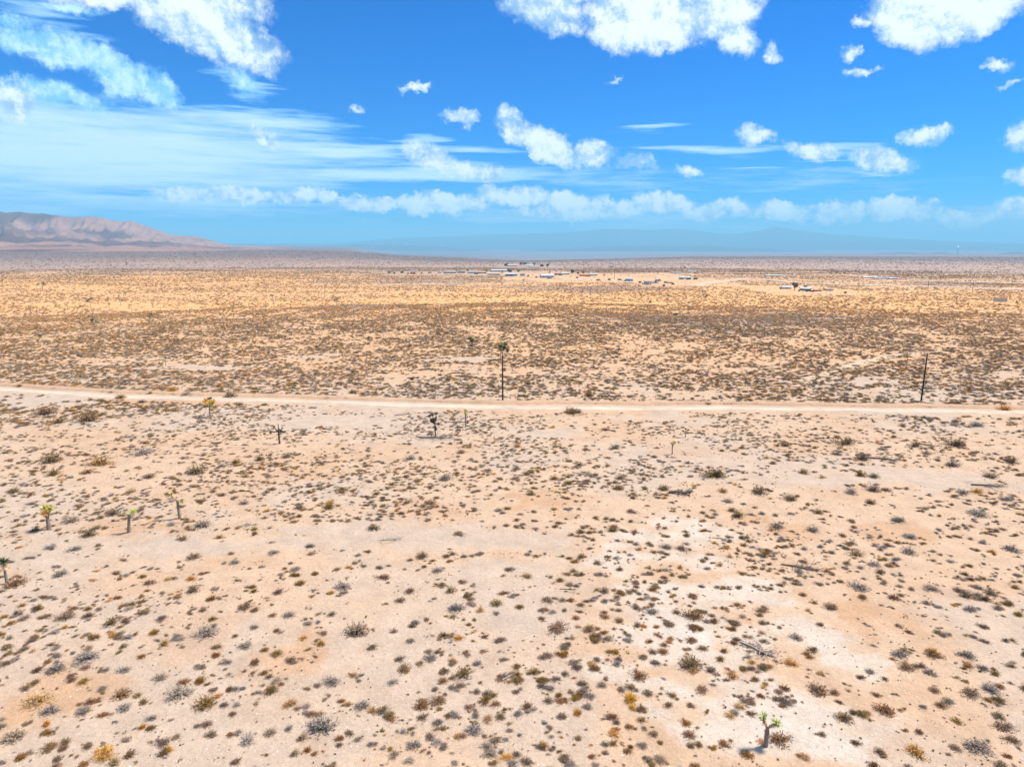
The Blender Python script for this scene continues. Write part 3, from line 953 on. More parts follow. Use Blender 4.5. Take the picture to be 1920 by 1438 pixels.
def instancer(name, pts, scl, protos, label, seed, flat=(.6, 1.1)):
    """one object whose geometry nodes set copies of a few proto meshes on its vertices"""
    g = np.random.default_rng(seed)
    me = bpy.data.meshes.new(name)
    me.vertices.add(len(pts)); me.vertices.foreach_set('co', pts.astype(np.float32).ravel())
    a = me.attributes.new('size', 'FLOAT_VECTOR', 'POINT')
    a.data.foreach_set('vector', np.stack([scl * g.uniform(.8, 1.5, len(scl)), scl * g.uniform(.7, 1.15, len(scl)), scl * g.uniform(flat[0], flat[1], len(scl))], -1).astype(np.float32).ravel())
    a = me.attributes.new('turn', 'FLOAT_VECTOR', 'POINT')
    a.data.foreach_set('vector', np.stack([g.normal(0, .06, len(scl)), g.normal(0, .06, len(scl)), g.uniform(0, 6.28, len(scl))], -1).astype(np.float32).ravel())
    a = me.attributes.new('which', 'INT', 'POINT')
    a.data.foreach_set('value', g.integers(0, len(protos), len(scl)).astype(np.int32))
    o = lnk(name, me)
    ng = bpy.data.node_groups.new(name, 'GeometryNodeTree')
    ng.interface.new_socket('Geometry', in_out='INPUT', socket_type='NodeSocketGeometry')
    ng.interface.new_socket('Geometry', in_out='OUTPUT', socket_type='NodeSocketGeometry')
    gi = ng.nodes.new('NodeGroupInput'); go = ng.nodes.new('NodeGroupOutput')
    iop = ng.nodes.new('GeometryNodeInstanceOnPoints')
    iop.inputs['Pick Instance'].default_value = True
    g2i = ng.nodes.new('GeometryNodeGeometryToInstance')
    for pr in protos:
        oi = ng.nodes.new('GeometryNodeObjectInfo')
        oi.inputs['Object'].default_value = pr
        oi.inputs['As Instance'].default_value = False
        tr = ng.nodes.new('GeometryNodeGeometryToInstance')
        ng.links.new(oi.outputs['Geometry'], tr.inputs[0]) if False else ng.links.new(oi.outputs['Geometry'], g2i.inputs[0])
    ng.nodes.remove(tr)
    ng.links.new(gi.outputs[0], iop.inputs['Points'])
    ng.links.new(g2i.outputs[0], iop.inputs['Instance'])
    for nm, ty, sk in (('size', 'FLOAT_VECTOR', 'Scale'), ('turn', 'FLOAT_VECTOR', 'Rotation'), ('which', 'INT', 'Instance Index')):
        na = ng.nodes.new('GeometryNodeInputNamedAttribute')
        na.data_type = ty
        na.inputs['Name'].default_value = nm
        sock = [s for s in na.outputs if s.enabled and s.name == 'Attribute'][0]
        ng.links.new(sock, iop.inputs[sk])
    ng.links.new(iop.outputs[0], go.inputs[0])
    md = o.modifiers.new('copies', 'NODES')
    md.node_group = ng
    return tag(o, label, kind='stuff')


for ki, k in enumerate(KN):
    ids = rest[ki]
    for v in range(NV):      # every variant needs one single-mesh shrub standing in the scene to copy from
        if (k, v) not in PROTO:
            i = ids[v]
            put_shrub(k, v, (xs[i], ys[i], zs[i]), float(sz[i]), float(sz[i]), 1.0, 'one of the small %s shrubs scattered over the plain' % LOOK[k], 'small %s shrubs' % k, False)
    pts = np.stack([xs[ids], ys[ids], zs[ids] - .02], -1)
    instancer(k + '_shrubs', pts, sz[ids], [PROTO[k, v] for v in range(NV)],
              'countless small %s shrubs scattered over the whole plain' % LOOK[k], 40 + ki)

# tiny tufts and dry litter between the shrubs, and loose stones
tm = MB()
tr_ = random.Random(3)
for i in range(26):
    a = tr_.uniform(0, 6.28); e = tr_.uniform(.15, 1.4); L = tr_.uniform(.5, 1.1)
    tip = Vector((math.cos(a) * math.cos(e) * L, math.sin(a) * math.cos(e) * L, math.sin(e) * L * .8))
    w = Vector((-math.sin(a), math.cos(a), 0)) * .10
    tm.add([-w, w, tip], [(0, 1, 2)])
x, y = scatter(12000, 30, 190, p=.8)
d = fbm(x / 8, y / 8, 300, 4, .6)
kk = (nrg.random(len(x)) < sst(.38, .58, d)) & (road_dist(x, y) > 3.2) & (nrg.random(len(x)) > bare(x, y) * .9)
x, y = x[kk], y[kk]
tuft = tm.build('dry_tuft', mat('dry_tuft', (0.20, 0.13, 0.08), vary=.45))
tuft.location = (*pw(702, 1150), 0); tuft.location.z = float(gz(tuft.location.x, tuft.location.y)); tuft.scale = (.14, .14, .14)
tag(tuft, 'tiny dry brown grass tuft on bare sand between two shrubs', 'grass tuft', 'dry tufts')
instancer('dry_tufts', np.stack([x, y, gz(x, y)], -1), nrg.uniform(.07, .2, len(x)), [tuft], 'tiny dry brown tufts and litter between the shrubs', 60)

sm = MB()
ico = [(0, 0, .6), (.9, .1, .2), (.2, .8, .25), (-.8, .4, .15), (-.5, -.7, .2), (.5, -.75, .3), (0, 0, -.4)]
sm.add(ico, [(0, 1, 2), (0, 2, 3), (0, 3, 4), (0, 4, 5), (0, 5, 1), (6, 2, 1), (6, 3, 2), (6, 4, 3), (6, 5, 4), (6, 1, 5)])
stone = sm.build('stone', mat('pale_stone', (0.50, 0.44, 0.38), vary=.35))
stone.location = (*pw(1208, 1090), 0); stone.location.z = float(gz(stone.location.x, stone.location.y)); stone.scale = (.1, .1, .08)
tag(stone, 'small pale angular stone lying on the white gravel streak', 'stone', 'loose stones')
x, y = scatter(14000, 30, 110, p=.8)
kk = nrg.random(len(x)) < sst(.40, .66, fbm(x / 12, y / 12, 311, 4, .6))
x, y = x[kk], y[kk]
instancer('gravel_stones', np.stack([x, y, gz(x, y)], -1), nrg.uniform(.025, .085, len(x)), [stone], 'loose pale stones and gravel strewn over the sand', 61)

# ------------------------------------------------------------------ joshua trees
M_bark = mat('joshua_bark', (0.25, 0.20, 0.16), noise_scale=9, noise_amt=.5, bump=.6)
M_dead = mat('dead_bark', (0.11, 0.08, 0.065), noise_scale=9, noise_amt=.5, bump=.6)
M_lf = {'green': mat('joshua_green', (0.52, 0.54, 0.16), vary=.1), 'yellow': mat('joshua_yellow', (0.62, 0.54, 0.18), vary=.1),
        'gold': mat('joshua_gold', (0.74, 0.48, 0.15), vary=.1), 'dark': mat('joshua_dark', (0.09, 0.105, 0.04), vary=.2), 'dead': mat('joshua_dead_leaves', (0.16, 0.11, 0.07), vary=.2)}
M_skirt = mat('dead_leaf_skirt', (0.66, 0.47, 0.27), vary=.15)
M_skirtd = mat('dead_leaf_skirt_dark', (0.14, 0.10, 0.075), vary=.15)


def rosette(mb, c, r, rr, n=90, up=0.0, axis=Vector((0, 0, 1))):
    for _ in range(n):
        d = Vector((rr.gauss(0, 1), rr.gauss(0, 1), rr.gauss(0, 1))).normalized()
        if d.dot(axis) < -.35:
            d = (d + axis * rr.uniform(.7, 1.2)).normalized()
        s = d.cross(Vector((rr.gauss(0, 1), rr.gauss(0, 1), rr.gauss(0, 1)))).normalized()
        L = r * rr.uniform(.8, 1.12)
        mb.add([c + s * r * .045, c - s * r * .045, c + d * L * .55 - s * r * .07, c + d * L * .55 + s * r * .07, c + d * L], [(0, 1, 2, 3), (3, 2, 4)])


def joshua(px, py, hpx, branches, cols, label, lean=(0, 0), thick=1.0, dead=False, skirt=True, fork=.62, head=.30, group=None, detail=1.0, seed=0, name='joshua_tree'):
    """branches: (side, forward, rise, reach) fractions of the height, each ends in a leaf head"""
    rr = random.Random(seed or int(px * 7 + py))
    p = at(px, py)
    d_ = math.sqrt(p.x ** 2 + p.y ** 2 + (CAMZ - p.z) ** 2)
    dep = math.atan2(CAMZ - p.z, math.hypot(p.x, p.y))
    h = hpx / F * d_ / math.cos(dep)
    o = empty(name, p)
    tr = MB()
    r0 = .055 * h * thick * (.9 if h < 4 else .65)
    top = Vector((lean[0] * h, lean[1] * h, h * fork))
    pts = [Vector((0, 0, -.1)), Vector((lean[0] * h * .15 + .01 * h, 0, h * .1)), top * .5 + Vector((0, 0, .02 * h)), top]
    tr.tube(pts, [r0 * 1.35, r0 * 1.1, r0, r0 * .85], 8)
    bark = M_dead if dead else M_bark
    if detail >= 1:            # shaggy plates and old leaf stubs down the trunk
        for _ in range(150):
            t = rr.uniform(.04, .98)
            k_ = t * 3; i_ = min(2, int(k_)); c = pts[i_].lerp(pts[i_ + 1], k_ - i_)
            a = rr.uniform(0, 6.28); q = Vector((math.cos(a), math.sin(a), 0)); s_ = Vector((-math.sin(a), math.cos(a), 0)) * r0 * .22
            c = c + q * r0 * .88
            tr.add([c - s_, c + s_, c + q * r0 * rr.uniform(.25, .65) + Vector((0, 0, -r0 * rr.uniform(.3, 1.4)))], [(0, 1, 2)])
    tr.build('trunk', bark, o)
    for i, (sx, sy, up, hs) in enumerate(branches):
        e = top + Vector((sx * h, sy * h, up * h))
        br = MB()
        m_ = top.lerp(e, .5) + Vector((sx * h * .18, sy * h * .18, -abs(up) * h * .08))
        br.tube([top - Vector((0, 0, r0 * .5)), m_, e], [r0 * .75, r0 * .62, r0 * .5], 6)
        br.build('branch', bark, o)
        ax = (e - m_).normalized()
        R_ = head * h * hs * .5
        if cols:
            lm = MB(); rosette(lm, e + ax * R_ * .25, R_, rr, int(90 * detail), axis=ax)
            lm.build('leaf_head', M_lf[cols[i % len(cols)]], o)
        if skirt:
            kmb = MB()
            for _ in range(int(110 * detail)):
                t = rr.uniform(.35, 1.05); c = top.lerp(e, t)
                a = rr.uniform(0, 6.28)
                q = Vector((math.cos(a), math.sin(a), rr.uniform(-.9, .1))).normalized()
                s = Vector((-math.sin(a), math.cos(a), 0)) * R_ * .08
                L = R_ * rr.uniform(.4, .8)
                kmb.add([c - s, c + s, c + q * L], [(0, 1, 2)])
            kmb.build('dead_leaf_skirt', M_skirtd if dead else M_skirt, o)
    tag(o, label, 'joshua tree', group)
    return o, h


JG = 'joshua trees on the plain'
joshua(1435, 1398, 46, [(-.13, 0, .26, 1.0), (.18, -.03, .12, 1.0)], ['green', 'green'], 'joshua tree with two bright lime heads at the bottom right edge', thick=1.15, head=.34, lean=(.02, 0), fork=.6)
joshua(92, 992, 36, [(-.05, 0, .24, 1.1), (.10, 0, .2, 1.0), (.02, -.12, .1, .9)], ['yellow', 'yellow', 'gold'], 'stout young joshua tree with a golden yellow tufted crown at far left', thick=1.35, fork=.6, head=.42)
joshua(241, 998, 36, [(.14, 0, .10, 1.1), (-.17, 0, .06, .7)], ['green', 'yellow'], 'leaning thick joshua tree with lime tips beside a dark low shrub', lean=(.12, 0), thick=1.2, fork=.78, head=.30)
joshua(337, 972, 40, [(-.20, 0, .2, 1.0), (.14, 0, -.02, .8)], ['yellow', 'green'], 'slim joshua tree forking at the top to the left, rightmost of three', lean=(-.03, 0), thick=.95, fork=.76, head=.30)
joshua(394, 782, 35, [(-.14, 0, .22, 1.0), (.16, 0, .18, 1.1), (.02, -.1, .12, 1.0), (0, .1, .3, .8)], ['gold', 'gold', 'yellow', 'dark'], 'joshua tree with a cluster of golden heads right below the dirt road', fork=.52, head=.36, thick=.8)
joshua(524, 832, 37, [(-.34, 0, -.05, .9), (.12, 0, -.02, .7), (0, 0, .3, .4), (-.2, .06, .16, .7), (.18, 0, .14, .5)], ['dead'], 'dead drooping joshua tree with bare brown branches left of centre', fork=.60, head=.22, dead=True, thick=.8)
joshua(816, 818, 42, [(-.2, 0, .3, 1.3), (.06, 0, .4, 1.3), (-.10, .1, .32, 1.2), (-.04, 0, .12, 1.4), (.10, 0, .0, 1.2), (.03, 0, -.2, 1.2), (-.12, 0, .1, 1.2)], ['dead'],
       'shaggy dead brown joshua tree standing in a ring of fallen litter', fork=.55, head=.17, dead=True, thick=.7)
joshua(873, 801, 32, [(0, 0, .42, 1.0), (.03, 0, .2, .9), (.10, -.05, .1, .5)], ['yellow', 'yellow', 'dark'], 'slender pale yellow joshua tree right of the dead shaggy one', fork=.5, head=.28, thick=.7)
joshua(13, 1094, 36, [(0, 0, .32, 1.3)], ['dark'], 'joshua tree with one dark green ball of leaves at the left edge', fork=.5, head=.40, thick=1.0)
joshua(1260, 852, 26, [(0.1, 0, .2, 1.0), (-.05, 0, .16, .7)], ['yellow'], 'small pale yellow tipped joshua tree on open sand right of centre', fork=.6, head=.32, thick=.7)
joshua(1285, 820, 18, [(0.2, 0, .2, 1.0), (-.2, 0, .1, .9), (0, 0, .3, .9)], ['dark'], 'little grey half dead joshua tree behind the small yellow tipped one', fork=.5, head=.3, thick=.6, dead=True)
joshua(939, 674, 34, [(-.26, 0, .18, 1.0), (-.12, .1, .3, 1.1), (.05, 0, .33, 1.2), (.22, .05, .27, 1.1), (.36, 0, .16, 1.0), (.16, -.1, .12, 1.2), (.28, -.05, .0, 1.1), (.0, -.1, .18, 1.1)],
       ['yellow', 'gold', 'yellow', 'dark', 'gold', 'dark', 'dark', 'dark'], 'many headed joshua tree whose crown rises over the left utility pole', fork=.50, head=.30, thick=.55)
joshua(885, 653, 20, [(-.15, 0, .35, 1.2), (.15, 0, .3, 1.2), (0, 0, .2, 1.2)], ['dark', 'yellow', 'dark'], 'bushy joshua tree left of the one over the utility pole', fork=.45, head=.42)
MIDJ = [(1265, 608, 20, 'tall dark joshua tree on the scrub flat right of centre', 'dark'), (513, 569, 16, 'dark spreading joshua tree on the golden flat at left of centre', 'dark'),
        (170, 576, 14, 'thin pole like joshua tree among brown scrub at left', 'dark'), (226, 573, 14, 'second thin joshua tree right of the pole like one at left', 'dark'),
        (80, 546, 17, 'branched joshua tree standing on golden ground at far left', 'dark'), (6, 541, 13, 'forked joshua tree cut by the left edge of the photo', 'dark'),
        (178, 615, 17, 'forked joshua tree on brown scrub below the pole like one', 'dark'), (280, 605, 18, 'grey slender joshua tree on brown scrub left of centre', 'dark'),
        (436, 581, 14, 'pale crooked joshua tree at the lower edge of the golden flat', 'gold'), (72, 646, 16, 'round headed joshua tree in thick scrub at far left', 'yellow'),
        (604, 628, 15, 'yellowish joshua tree alone in brown scrub left of centre', 'yellow'), (311, 686, 15, 'small yellow joshua tree close beyond the road at left', 'yellow'),
        (631, 572, 12, 'tiny dark joshua tree right of the spreading one', 'dark'), (304, 541, 9, 'tiny joshua tree in the middle of the golden flat', 'dark'),
        (1092, 584, 16, 'leaning dark joshua tree at the edge of golden ground, centre right', 'dark'), (757, 560, 12, 'pale joshua tree on golden ground left of centre', 'gold'),
        (1214, 580, 19, 'tall pale joshua tree left above the dark one at right of centre', 'gold'), (839, 637, 17, 'bare stemmed joshua tree in the scrub left of the pole', 'dark'),
        (693, 646, 14, 'small round joshua tree in the scrub at centre left', 'dark'), (1541, 573, 13, 'olive joshua tree on the golden flat below the lone homestead', 'yellow'),
        (1629, 571, 12, 'mop headed joshua tree on golden flat right of the homestead', 'yellow'), (1540, 691, 15, 'grey brown joshua tree beyond the road at right', 'dark'),
        (1701, 678, 17, 'green tipped joshua tree just left of the right utility pole', 'green'), (1216, 561, 13, 'olive joshua tree on golden ground below the settlement', 'yellow'),
        (982, 532, 9, 'dark joshua tree in front of the settlement', 'dark'), (945, 531, 7, 'squat dark joshua tree in front of the settlement', 'dark'),
        (237, 501, 8, 'dark joshua tree on the purple scrub below the hills', 'dark'), (365, 483, 7, 'tiny joshua tree far out on the slope below the hills', 'dark'),
        (317, 491, 6, 'speck of a joshua tree left on the far slope', 'dark'), (674, 531, 9, 'slender joshua tree on pale ground left of the settlement', 'gold'),
        (932, 491, 6, 'dark joshua tree beside the tree sheltered ranch', 'dark'), (596, 660, 12, 'stubby joshua tree in scrub below the yellowish one', 'dark'),
        (1907, 577, 9, 'left of two round dark joshua trees at the right edge', 'dark'), (1916, 577, 9, 'right of two round dark joshua trees at the right edge', 'dark'),
        (1323, 562, 9, 'small joshua tree on golden ground at right of centre', 'dark'), (1345, 640, 12, 'dim joshua tree in brown scrub right of centre', 'dark'),
        (1080, 598, 10, 'low joshua tree in scrub below the leaning one', 'dark'), (1160, 660, 12, 'low brown joshua tree far beyond the road at centre right', 'dark')]
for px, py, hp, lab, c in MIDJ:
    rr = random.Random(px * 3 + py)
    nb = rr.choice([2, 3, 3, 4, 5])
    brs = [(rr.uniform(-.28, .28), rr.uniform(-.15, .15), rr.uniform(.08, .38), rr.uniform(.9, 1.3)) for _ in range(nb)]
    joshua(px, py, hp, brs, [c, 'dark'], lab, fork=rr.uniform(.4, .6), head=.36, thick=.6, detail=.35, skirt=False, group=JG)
# distant specks
for i in range(130):
    px = rnd.uniform(-60, 1980); t = rnd.random()
    py = 489 + 120 * t ** 2.0 if px < 1200 or True else 500
    if px < 500: py = max(py, 474 + px * .0)
    hp = (3.0 + (py - 485) * .11) * rnd.uniform(.7, 1.2)
    h, v_ = zone(px, py)
    where = 'on the far scrub plain' if py < 510 else ('on the golden flat' if py < 560 else 'in the brown scrub beyond the road')
    rr = random.Random(i)
    brs = [(rr.uniform(-.3, .3), rr.uniform(-.15, .15), rr.uniform(.08, .38), rr.uniform(.9, 1.3)) for _ in range(rr.choice([1, 2, 3]))]
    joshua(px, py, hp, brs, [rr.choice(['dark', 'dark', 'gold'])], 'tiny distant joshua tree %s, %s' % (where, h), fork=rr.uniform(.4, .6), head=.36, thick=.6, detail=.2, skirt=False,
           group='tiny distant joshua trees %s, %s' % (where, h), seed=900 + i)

# ------------------------------------------------------------------ dead wood
M_wood = mat('weathered_wood', (0.42, 0.36, 0.31), noise_scale=6, noise_amt=.4, bump=.5)
M_wood2 = mat('dark_dead_wood', (0.17, 0.13, 0.105), noise_scale=6, noise_amt=.4, bump=.5)


def dead_wood(px, py, wpx, ang, label, m, n=6, name='fallen_branch', litter=0, thick=1.0):
    p = at(px, py)
    d_ = math.sqrt(p.x ** 2 + p.y ** 2 + (CAMZ - p.z) ** 2)
    L = wpx / F * d_
    o = empty(name, p, R(ang))
    rr = random.Random(int(px))
    mb = MB()
    r0 = L * .022 * thick
    mb.tube([(-L / 2, 0, r0), (-L * .15, L * .02, r0 * 1.6), (L * .2, -L * .02, r0 * 1.3), (L / 2, L * .03, r0 * 1.8)], [r0 * 1.2, r0, r0 * .8, r0 * .4], 7)
    mb.build('stem', m, o)
    for i in range(n):
        b = MB()
        t = rr.uniform(-.2, .45); s = rr.choice([-1, 1])
        st_ = Vector((L * t, 0, r0)); e = st_ + Vector((L * rr.uniform(.08, .3), s * L * rr.uniform(.08, .35), L * rr.uniform(.02, .22)))
        b.tube([st_, st_.lerp(e, .5) + Vector((0, 0, L * .03)), e], [r0 * .5, r0 * .35, r0 * .12], 5)
        b.build('branch', m, o)
    if litter:
        lm = MB()
        for i in range(litter):
            q = Vector((rr.gauss(0, L * .33), rr.gauss(0, L * .22), rr.uniform(.0, .06)))
            a = rr.uniform(0, 3.14); w = Vector((math.cos(a), math.sin(a), rr.uniform(-.2, .5))) * L * rr.uniform(.02, .07)
            n_ = Vector((-math.sin(a), math.cos(a), 0.2)) * .03
            lm.add([q - w - n_, q - w + n_, q + w], [(0, 1, 2)])
        g = lm.build('litter', M_wood2, o)
        g['kind'] = 'stuff'
    tag(o, label, 'fallen branch')


dead_wood(957, 1268, 34, 38, 'pale bleached log with a forked end lying on bare sand', M_wood, 3, 'fallen_log', thick=1.3)
dead_wood(1418, 1218, 60, -48, 'fallen grey joshua limb in dark debris on the white streak', M_wood, 9, litter=260)
dead_wood(1275, 926, 40, -10, 'charred black joshua stump lying beside an olive shrub', M_wood2, 12, 'fallen_stump', litter=80, thick=3)
dead_wood(1658, 862, 52, -20, 'long dark fallen limb between two olive shrubs at right', M_wood2, 7, litter=60, thick=1.1)
dead_wood(1097, 890, 38, -25, 'pale snapped branch with brown debris right of centre', M_wood, 7, litter=70)
dead_wood(732, 1012, 40, 10, 'grey fallen branch pile on pale sand at centre left', M_wood, 8, litter=80)
dead_wood(755, 778, 30, 20, 'thin dark dead branches close below the dirt road', M_wood2, 7, litter=30)
dead_wood(240, 820, 30, -12, 'low dead branches with a pale tip among left shrubs', M_wood2, 5, litter=30)
dead_wood(465, 985, 34, 15, 'twisted grey dead shrub wood right of the slim joshua tree', M_wood, 7, litter=50)
dead_wood(1440, 827, 22, -30, 'small green grey dead limb right of centre below the road', M_wood2, 5)
dead_wood(1065, 1105, 30, -5, 'brown broken branch lying flat in the foreground centre', M_wood2, 4)
dead_wood(1500, 1065, 60, -24, 'low line of dead brush running down to the right', M_wood2, 9, litter=120)
dead_wood(1855, 912, 50, -14, 'long dark drift of dead brush near the right edge', M_wood2, 9, litter=160)
dead_wood(820, 822, 62, 0, 'ring of dark fallen joshua litter around the shaggy dead tree', M_wood2, 14, 'litter_ring', litter=420, thick=.6)

# ------------------------------------------------------------------ utility poles
M_pole = mat('creosote_pole', (0.035, 0.025, 0.02), rough=.8, noise_scale=3, noise_amt=.3)
M_ins = mat('insulator', (0.22, 0.20, 0.18), rough=.4)


def pole(px, py, hpx, label, lean=0.0, detail=True, rad=.16):
    p = at(px, py)
    d_ = math.sqrt(p.x ** 2 + p.y ** 2 + (CAMZ - p.z) ** 2)
    dep = math.atan2(CAMZ - p.z, math.hypot(p.x, p.y))
    h = hpx / F * d_ / math.cos(dep) * .985
    o = empty('utility_pole', p)
    o.rotation_euler = (0, lean, 0)
    mb = MB(); mb.tube([(0, 0, -.4), (0, 0, h * .5), (0, 0, h)], [rad * 1.15, rad, rad * .8], 10); mb.build('shaft', M_pole, o)
    if detail:
        mb = MB(); mb.tube([(0, 0, h), (0, 0, h + .22)], [.04, .03], 6); mb.tube([(0, 0, h + .1), (0, 0, h + .17)], [.08, .08], 8); mb.build('insulator', M_ins, o)
        mb = MB(); mb.tube([(0, 0, h - .35), (.45, 0, h - .3)], [.035, .03], 6); mb.build('bracket', M_pole, o)
        mb = MB(); mb.tube([(.45, 0, h - .32), (.45, 0, h - .12)], [.06, .05], 8); mb.build('insulator', M_ins, o)
    tag(o, label, 'utility pole')
    return o, h


pole(942.5, 751, 86, 'tall dark wooden utility pole left, below the many headed joshua tree')
pole(1727, 752, 77, 'tall dark wooden utility pole at right beyond the dirt road', lean=R(.8))
pole(1740, 541, 19, 'thin far utility pole on the pale track at right', detail=False, rad=.14)
pole(1823, 549, 20, 'thin far utility pole near the right edge above the white fence', detail=False, rad=.14)
pole(1152, 522, 16, 'thin far utility pole rising among the settlement yards', detail=False, rad=.14)

# ------------------------------------------------------------------ settlement
PAL = {'white': (.42, .42, .41), 'cream': (.50, .44, .36), 'grey': (.30, .31, .32), 'pale blue': (.36, .42, .47), 'brown': (.25, .14, .10), 'red': (.38, .13, .09), 'green white': (.42, .50, .46),
       'dark': (.05, .05, .055), 'tan': (.50, .39, .28), 'steel blue': (.25, .36, .46)}
MP = {k: mat(k.replace(' ', '_') + '_paint', v, rough=.6, noise_scale=.8, noise_amt=.12) for k, v in PAL.items()}
M_glass = mat('window_glass', (.03, .035, .045), rough=.15, spec=.5)
M_tyre = mat('tyre', (.02, .02, .02))


def scale_at(px, py):
    p = at(px, py)
    d_ = math.sqrt(p.x ** 2 + p.y ** 2 + (CAMZ - p.z) ** 2)
    return p, d_ / F


def building(name, px, py, wpx, hpx, wall, roof, label, gable=.25, turn=None, cat='house', depth=.55, porch=False):
    p, m = scale_at(px, py)
    w = wpx * m; h = hpx * m * .88
    rr = random.Random(int(px * 13))
    d = max(2.5, min(w * depth, 12))
    o = empty(name, p + Vector((0, d / 2, 0)), R(turn if turn is not None else rr.uniform(-14, 14)))
    wh = h * (1 - gable)
    b = MB(); b.box((0, 0, wh / 2 - .2), (w, d, wh + .4)); b.build('wall', MP[wall], o)
    b = MB()
    ov = .35; rh = max(h - wh, .15)
    if gable > .1:
        X_, Y_ = w / 2 + ov, d / 2 + ov
        b.add([(-X_, -Y_, wh), (X_, -Y_, wh), (X_, Y_, wh), (-X_, Y_, wh), (-X_, 0, wh + rh), (X_, 0, wh + rh),
               (-X_, -Y_, wh - .15), (X_, -Y_, wh - .15), (X_, Y_, wh - .15), (-X_, Y_, wh - .15)],
              [(0, 1, 5, 4), (2, 3, 4, 5), (0, 4, 3), (1, 2, 5), (9, 8, 7, 6), (0, 6, 7, 1), (1, 7, 8, 2), (2, 8, 9, 3), (3, 9, 6, 0)])
    else:
        b.box((0, 0, wh + .12), (w + ov, d + ov, .24))
    b.build('roof', MP[roof], o)
    n = max(1, min(6, int(w / 3.5)))
    sill = wh * .38
    for i in range(n):
        x_ = -w / 2 + w * (i + .5) / n
        if i == n // 2:
            b = MB(); b.box((x_, -d / 2 - .03, min(2.0, wh * .8) / 2), (.95, .08, min(2.0, wh * .8))); b.build('door', MP['brown' if wall != 'brown' else 'cream'], o)
        else:
            b = MB(); b.box((x_, -d / 2 - .03, sill + wh * .2), (min(1.4, w / n * .5), .07, wh * .32)); b.build('window', M_glass, o)
    if porch:
        b = MB(); b.box((0, -d / 2 - 1.4, wh * .86), (w * .6, 2.6, .12)); b.build('porch_roof', MP[roof], o)
        for s_ in (-1, 1):
            b = MB(); b.box((s_ * w * .28, -d / 2 - 2.5, wh * .4), (.14, .14, wh * .86)); b.build('porch_post', MP['white'], o)
    tag(o, label, cat)
    return o


B = building
B('trailer_home', 844, 513, 24, 4.5, 'white', 'white', 'long low white trailer home at the left end of the settlement row', .15, cat='trailer home')
B('trailer_home', 865, 512.5, 13, 4.5, 'green white', 'white', 'short white trailer right beside the long low one', .1, cat='trailer home')
B('shed', 885, 513, 16, 4.5, 'pale blue', 'white', 'grey blue shed with a pale roof in the left row', .2, cat='shed')
B('shed', 903, 513, 17, 3, 'brown', 'grey', 'low brown shed between grey blue shed and red walled house', .15, cat='shed')
B('house', 935, 509.5, 30, 4.5, 'white', 'white', 'long pale roofed house behind the red walled house', .4)
B('house', 926, 516, 23, 4.5, 'red', 'cream', 'low red walled house in the front of the left row', .3)
B('house', 959, 518, 23, 7, 'white', 'white', 'largest white house in front of the grey green tree', .35, porch=True)
B('shed', 980, 518, 9, 5, 'grey', 'grey', 'square grey shed right of the largest white house', .1, cat='shed')
B('house', 1026, 521, 24, 7.5, 'pale blue', 'white', 'wide pale grey house standing alone on bare ground', .4)
B('shed', 1045, 516, 10, 3.8, 'brown', 'brown', 'brown hut under the white water tank', .2, cat='shed')
B('house', 1060, 515, 15, 4.5, 'green white', 'white', 'white house with long pale roof left of the round dark tree', .4)
B('house', 1096, 518, 17, 4.2, 'red', 'red', 'red brown roofed low house right of the round dark tree', .45)
B('house', 1113, 517, 14, 5, 'green white', 'white', 'whitish house with pale roof right of the red roofed one', .4)
B('shed', 1180, 528, 14, 7.5, 'pale blue', 'pale blue', 'pale blue metal building alone in the middle yards', .25, cat='shed')
B('trailer_home', 1216, 534, 8, 7, 'white', 'white', 'tall narrow white trailer left of a dark truck', .08, cat='trailer home', depth=1.6, turn=40)
B('trailer_home', 1234, 528, 10, 4.5, 'white', 'pale blue', 'white trailer behind the dark truck', .1, cat='trailer home')
B('house', 1287, 523, 20, 4.5, 'pale blue', 'white', 'white roofed house with dark cars parked before it', .4)
B('shed', 1255, 531.5, 11, 2.8, 'red', 'brown', 'low reddish shed right of the dark truck', .2, cat='shed')
B('house', 1270, 513, 17, 2.6, 'white', 'white', 'left of two far white buildings behind the yards', .3)
B('house', 1298, 511, 14, 2.6, 'white', 'green white', 'right of two far white buildings behind the yards', .3)
B('house', 960, 499.5, 17, 3.6, 'white', 'white', 'white ranch house among dark trees far behind', .4)
B('shed', 992, 498.5, 15, 2.6, 'green white', 'green white', 'long greenish roofed barn between two ranch trees', .5, cat='barn')
B('shed', 1001, 502.5, 18, 3, 'white', 'white', 'long white walled barn in front of the greenish one', .2, cat='barn')
B('shed', 1147, 501, 7, 2.5, 'dark', 'grey', 'tiny dark shed alone far behind the settlement', .2, cat='shed')
B('shed', 1174, 507.5, 8, 2.4, 'brown', 'brown', 'tiny brown shed alone to the right of the dark one', .2, cat='shed')
B('shed', 1452, 518, 30, 2.6, 'green white', 'green white', 'long pale greenish building far off left of the lone homestead', .4, cat='barn', depth=.3)
B('shed', 1484, 518.5, 9, 1.6, 'white', 'white', 'small white building at the right end of the greenish one', .3, cat='shed')
B('shed', 1632, 521.5, 24, 2.4, 'pale blue', 'white', 'leftmost of the four long far sheds', .4, cat='barn', depth=.3)
B('shed', 1656, 523, 22, 2.8, 'steel blue', 'steel blue', 'steel blue long shed second from left in the far group', .4, cat='barn', depth=.3)
B('shed', 1677, 524, 14, 2.8, 'white', 'pale blue', 'white long shed third from left in the far group', .3, cat='barn', depth=.4)
B('shed', 1692, 524.5, 16, 1.8, 'red', 'red', 'low red roofed shed at the right end of the far group', .4, cat='barn', depth=.3)
B('house', 1476, 542, 15, 6, 'cream', 'white', 'cream lone homestead house left of the big dark tree', .45)
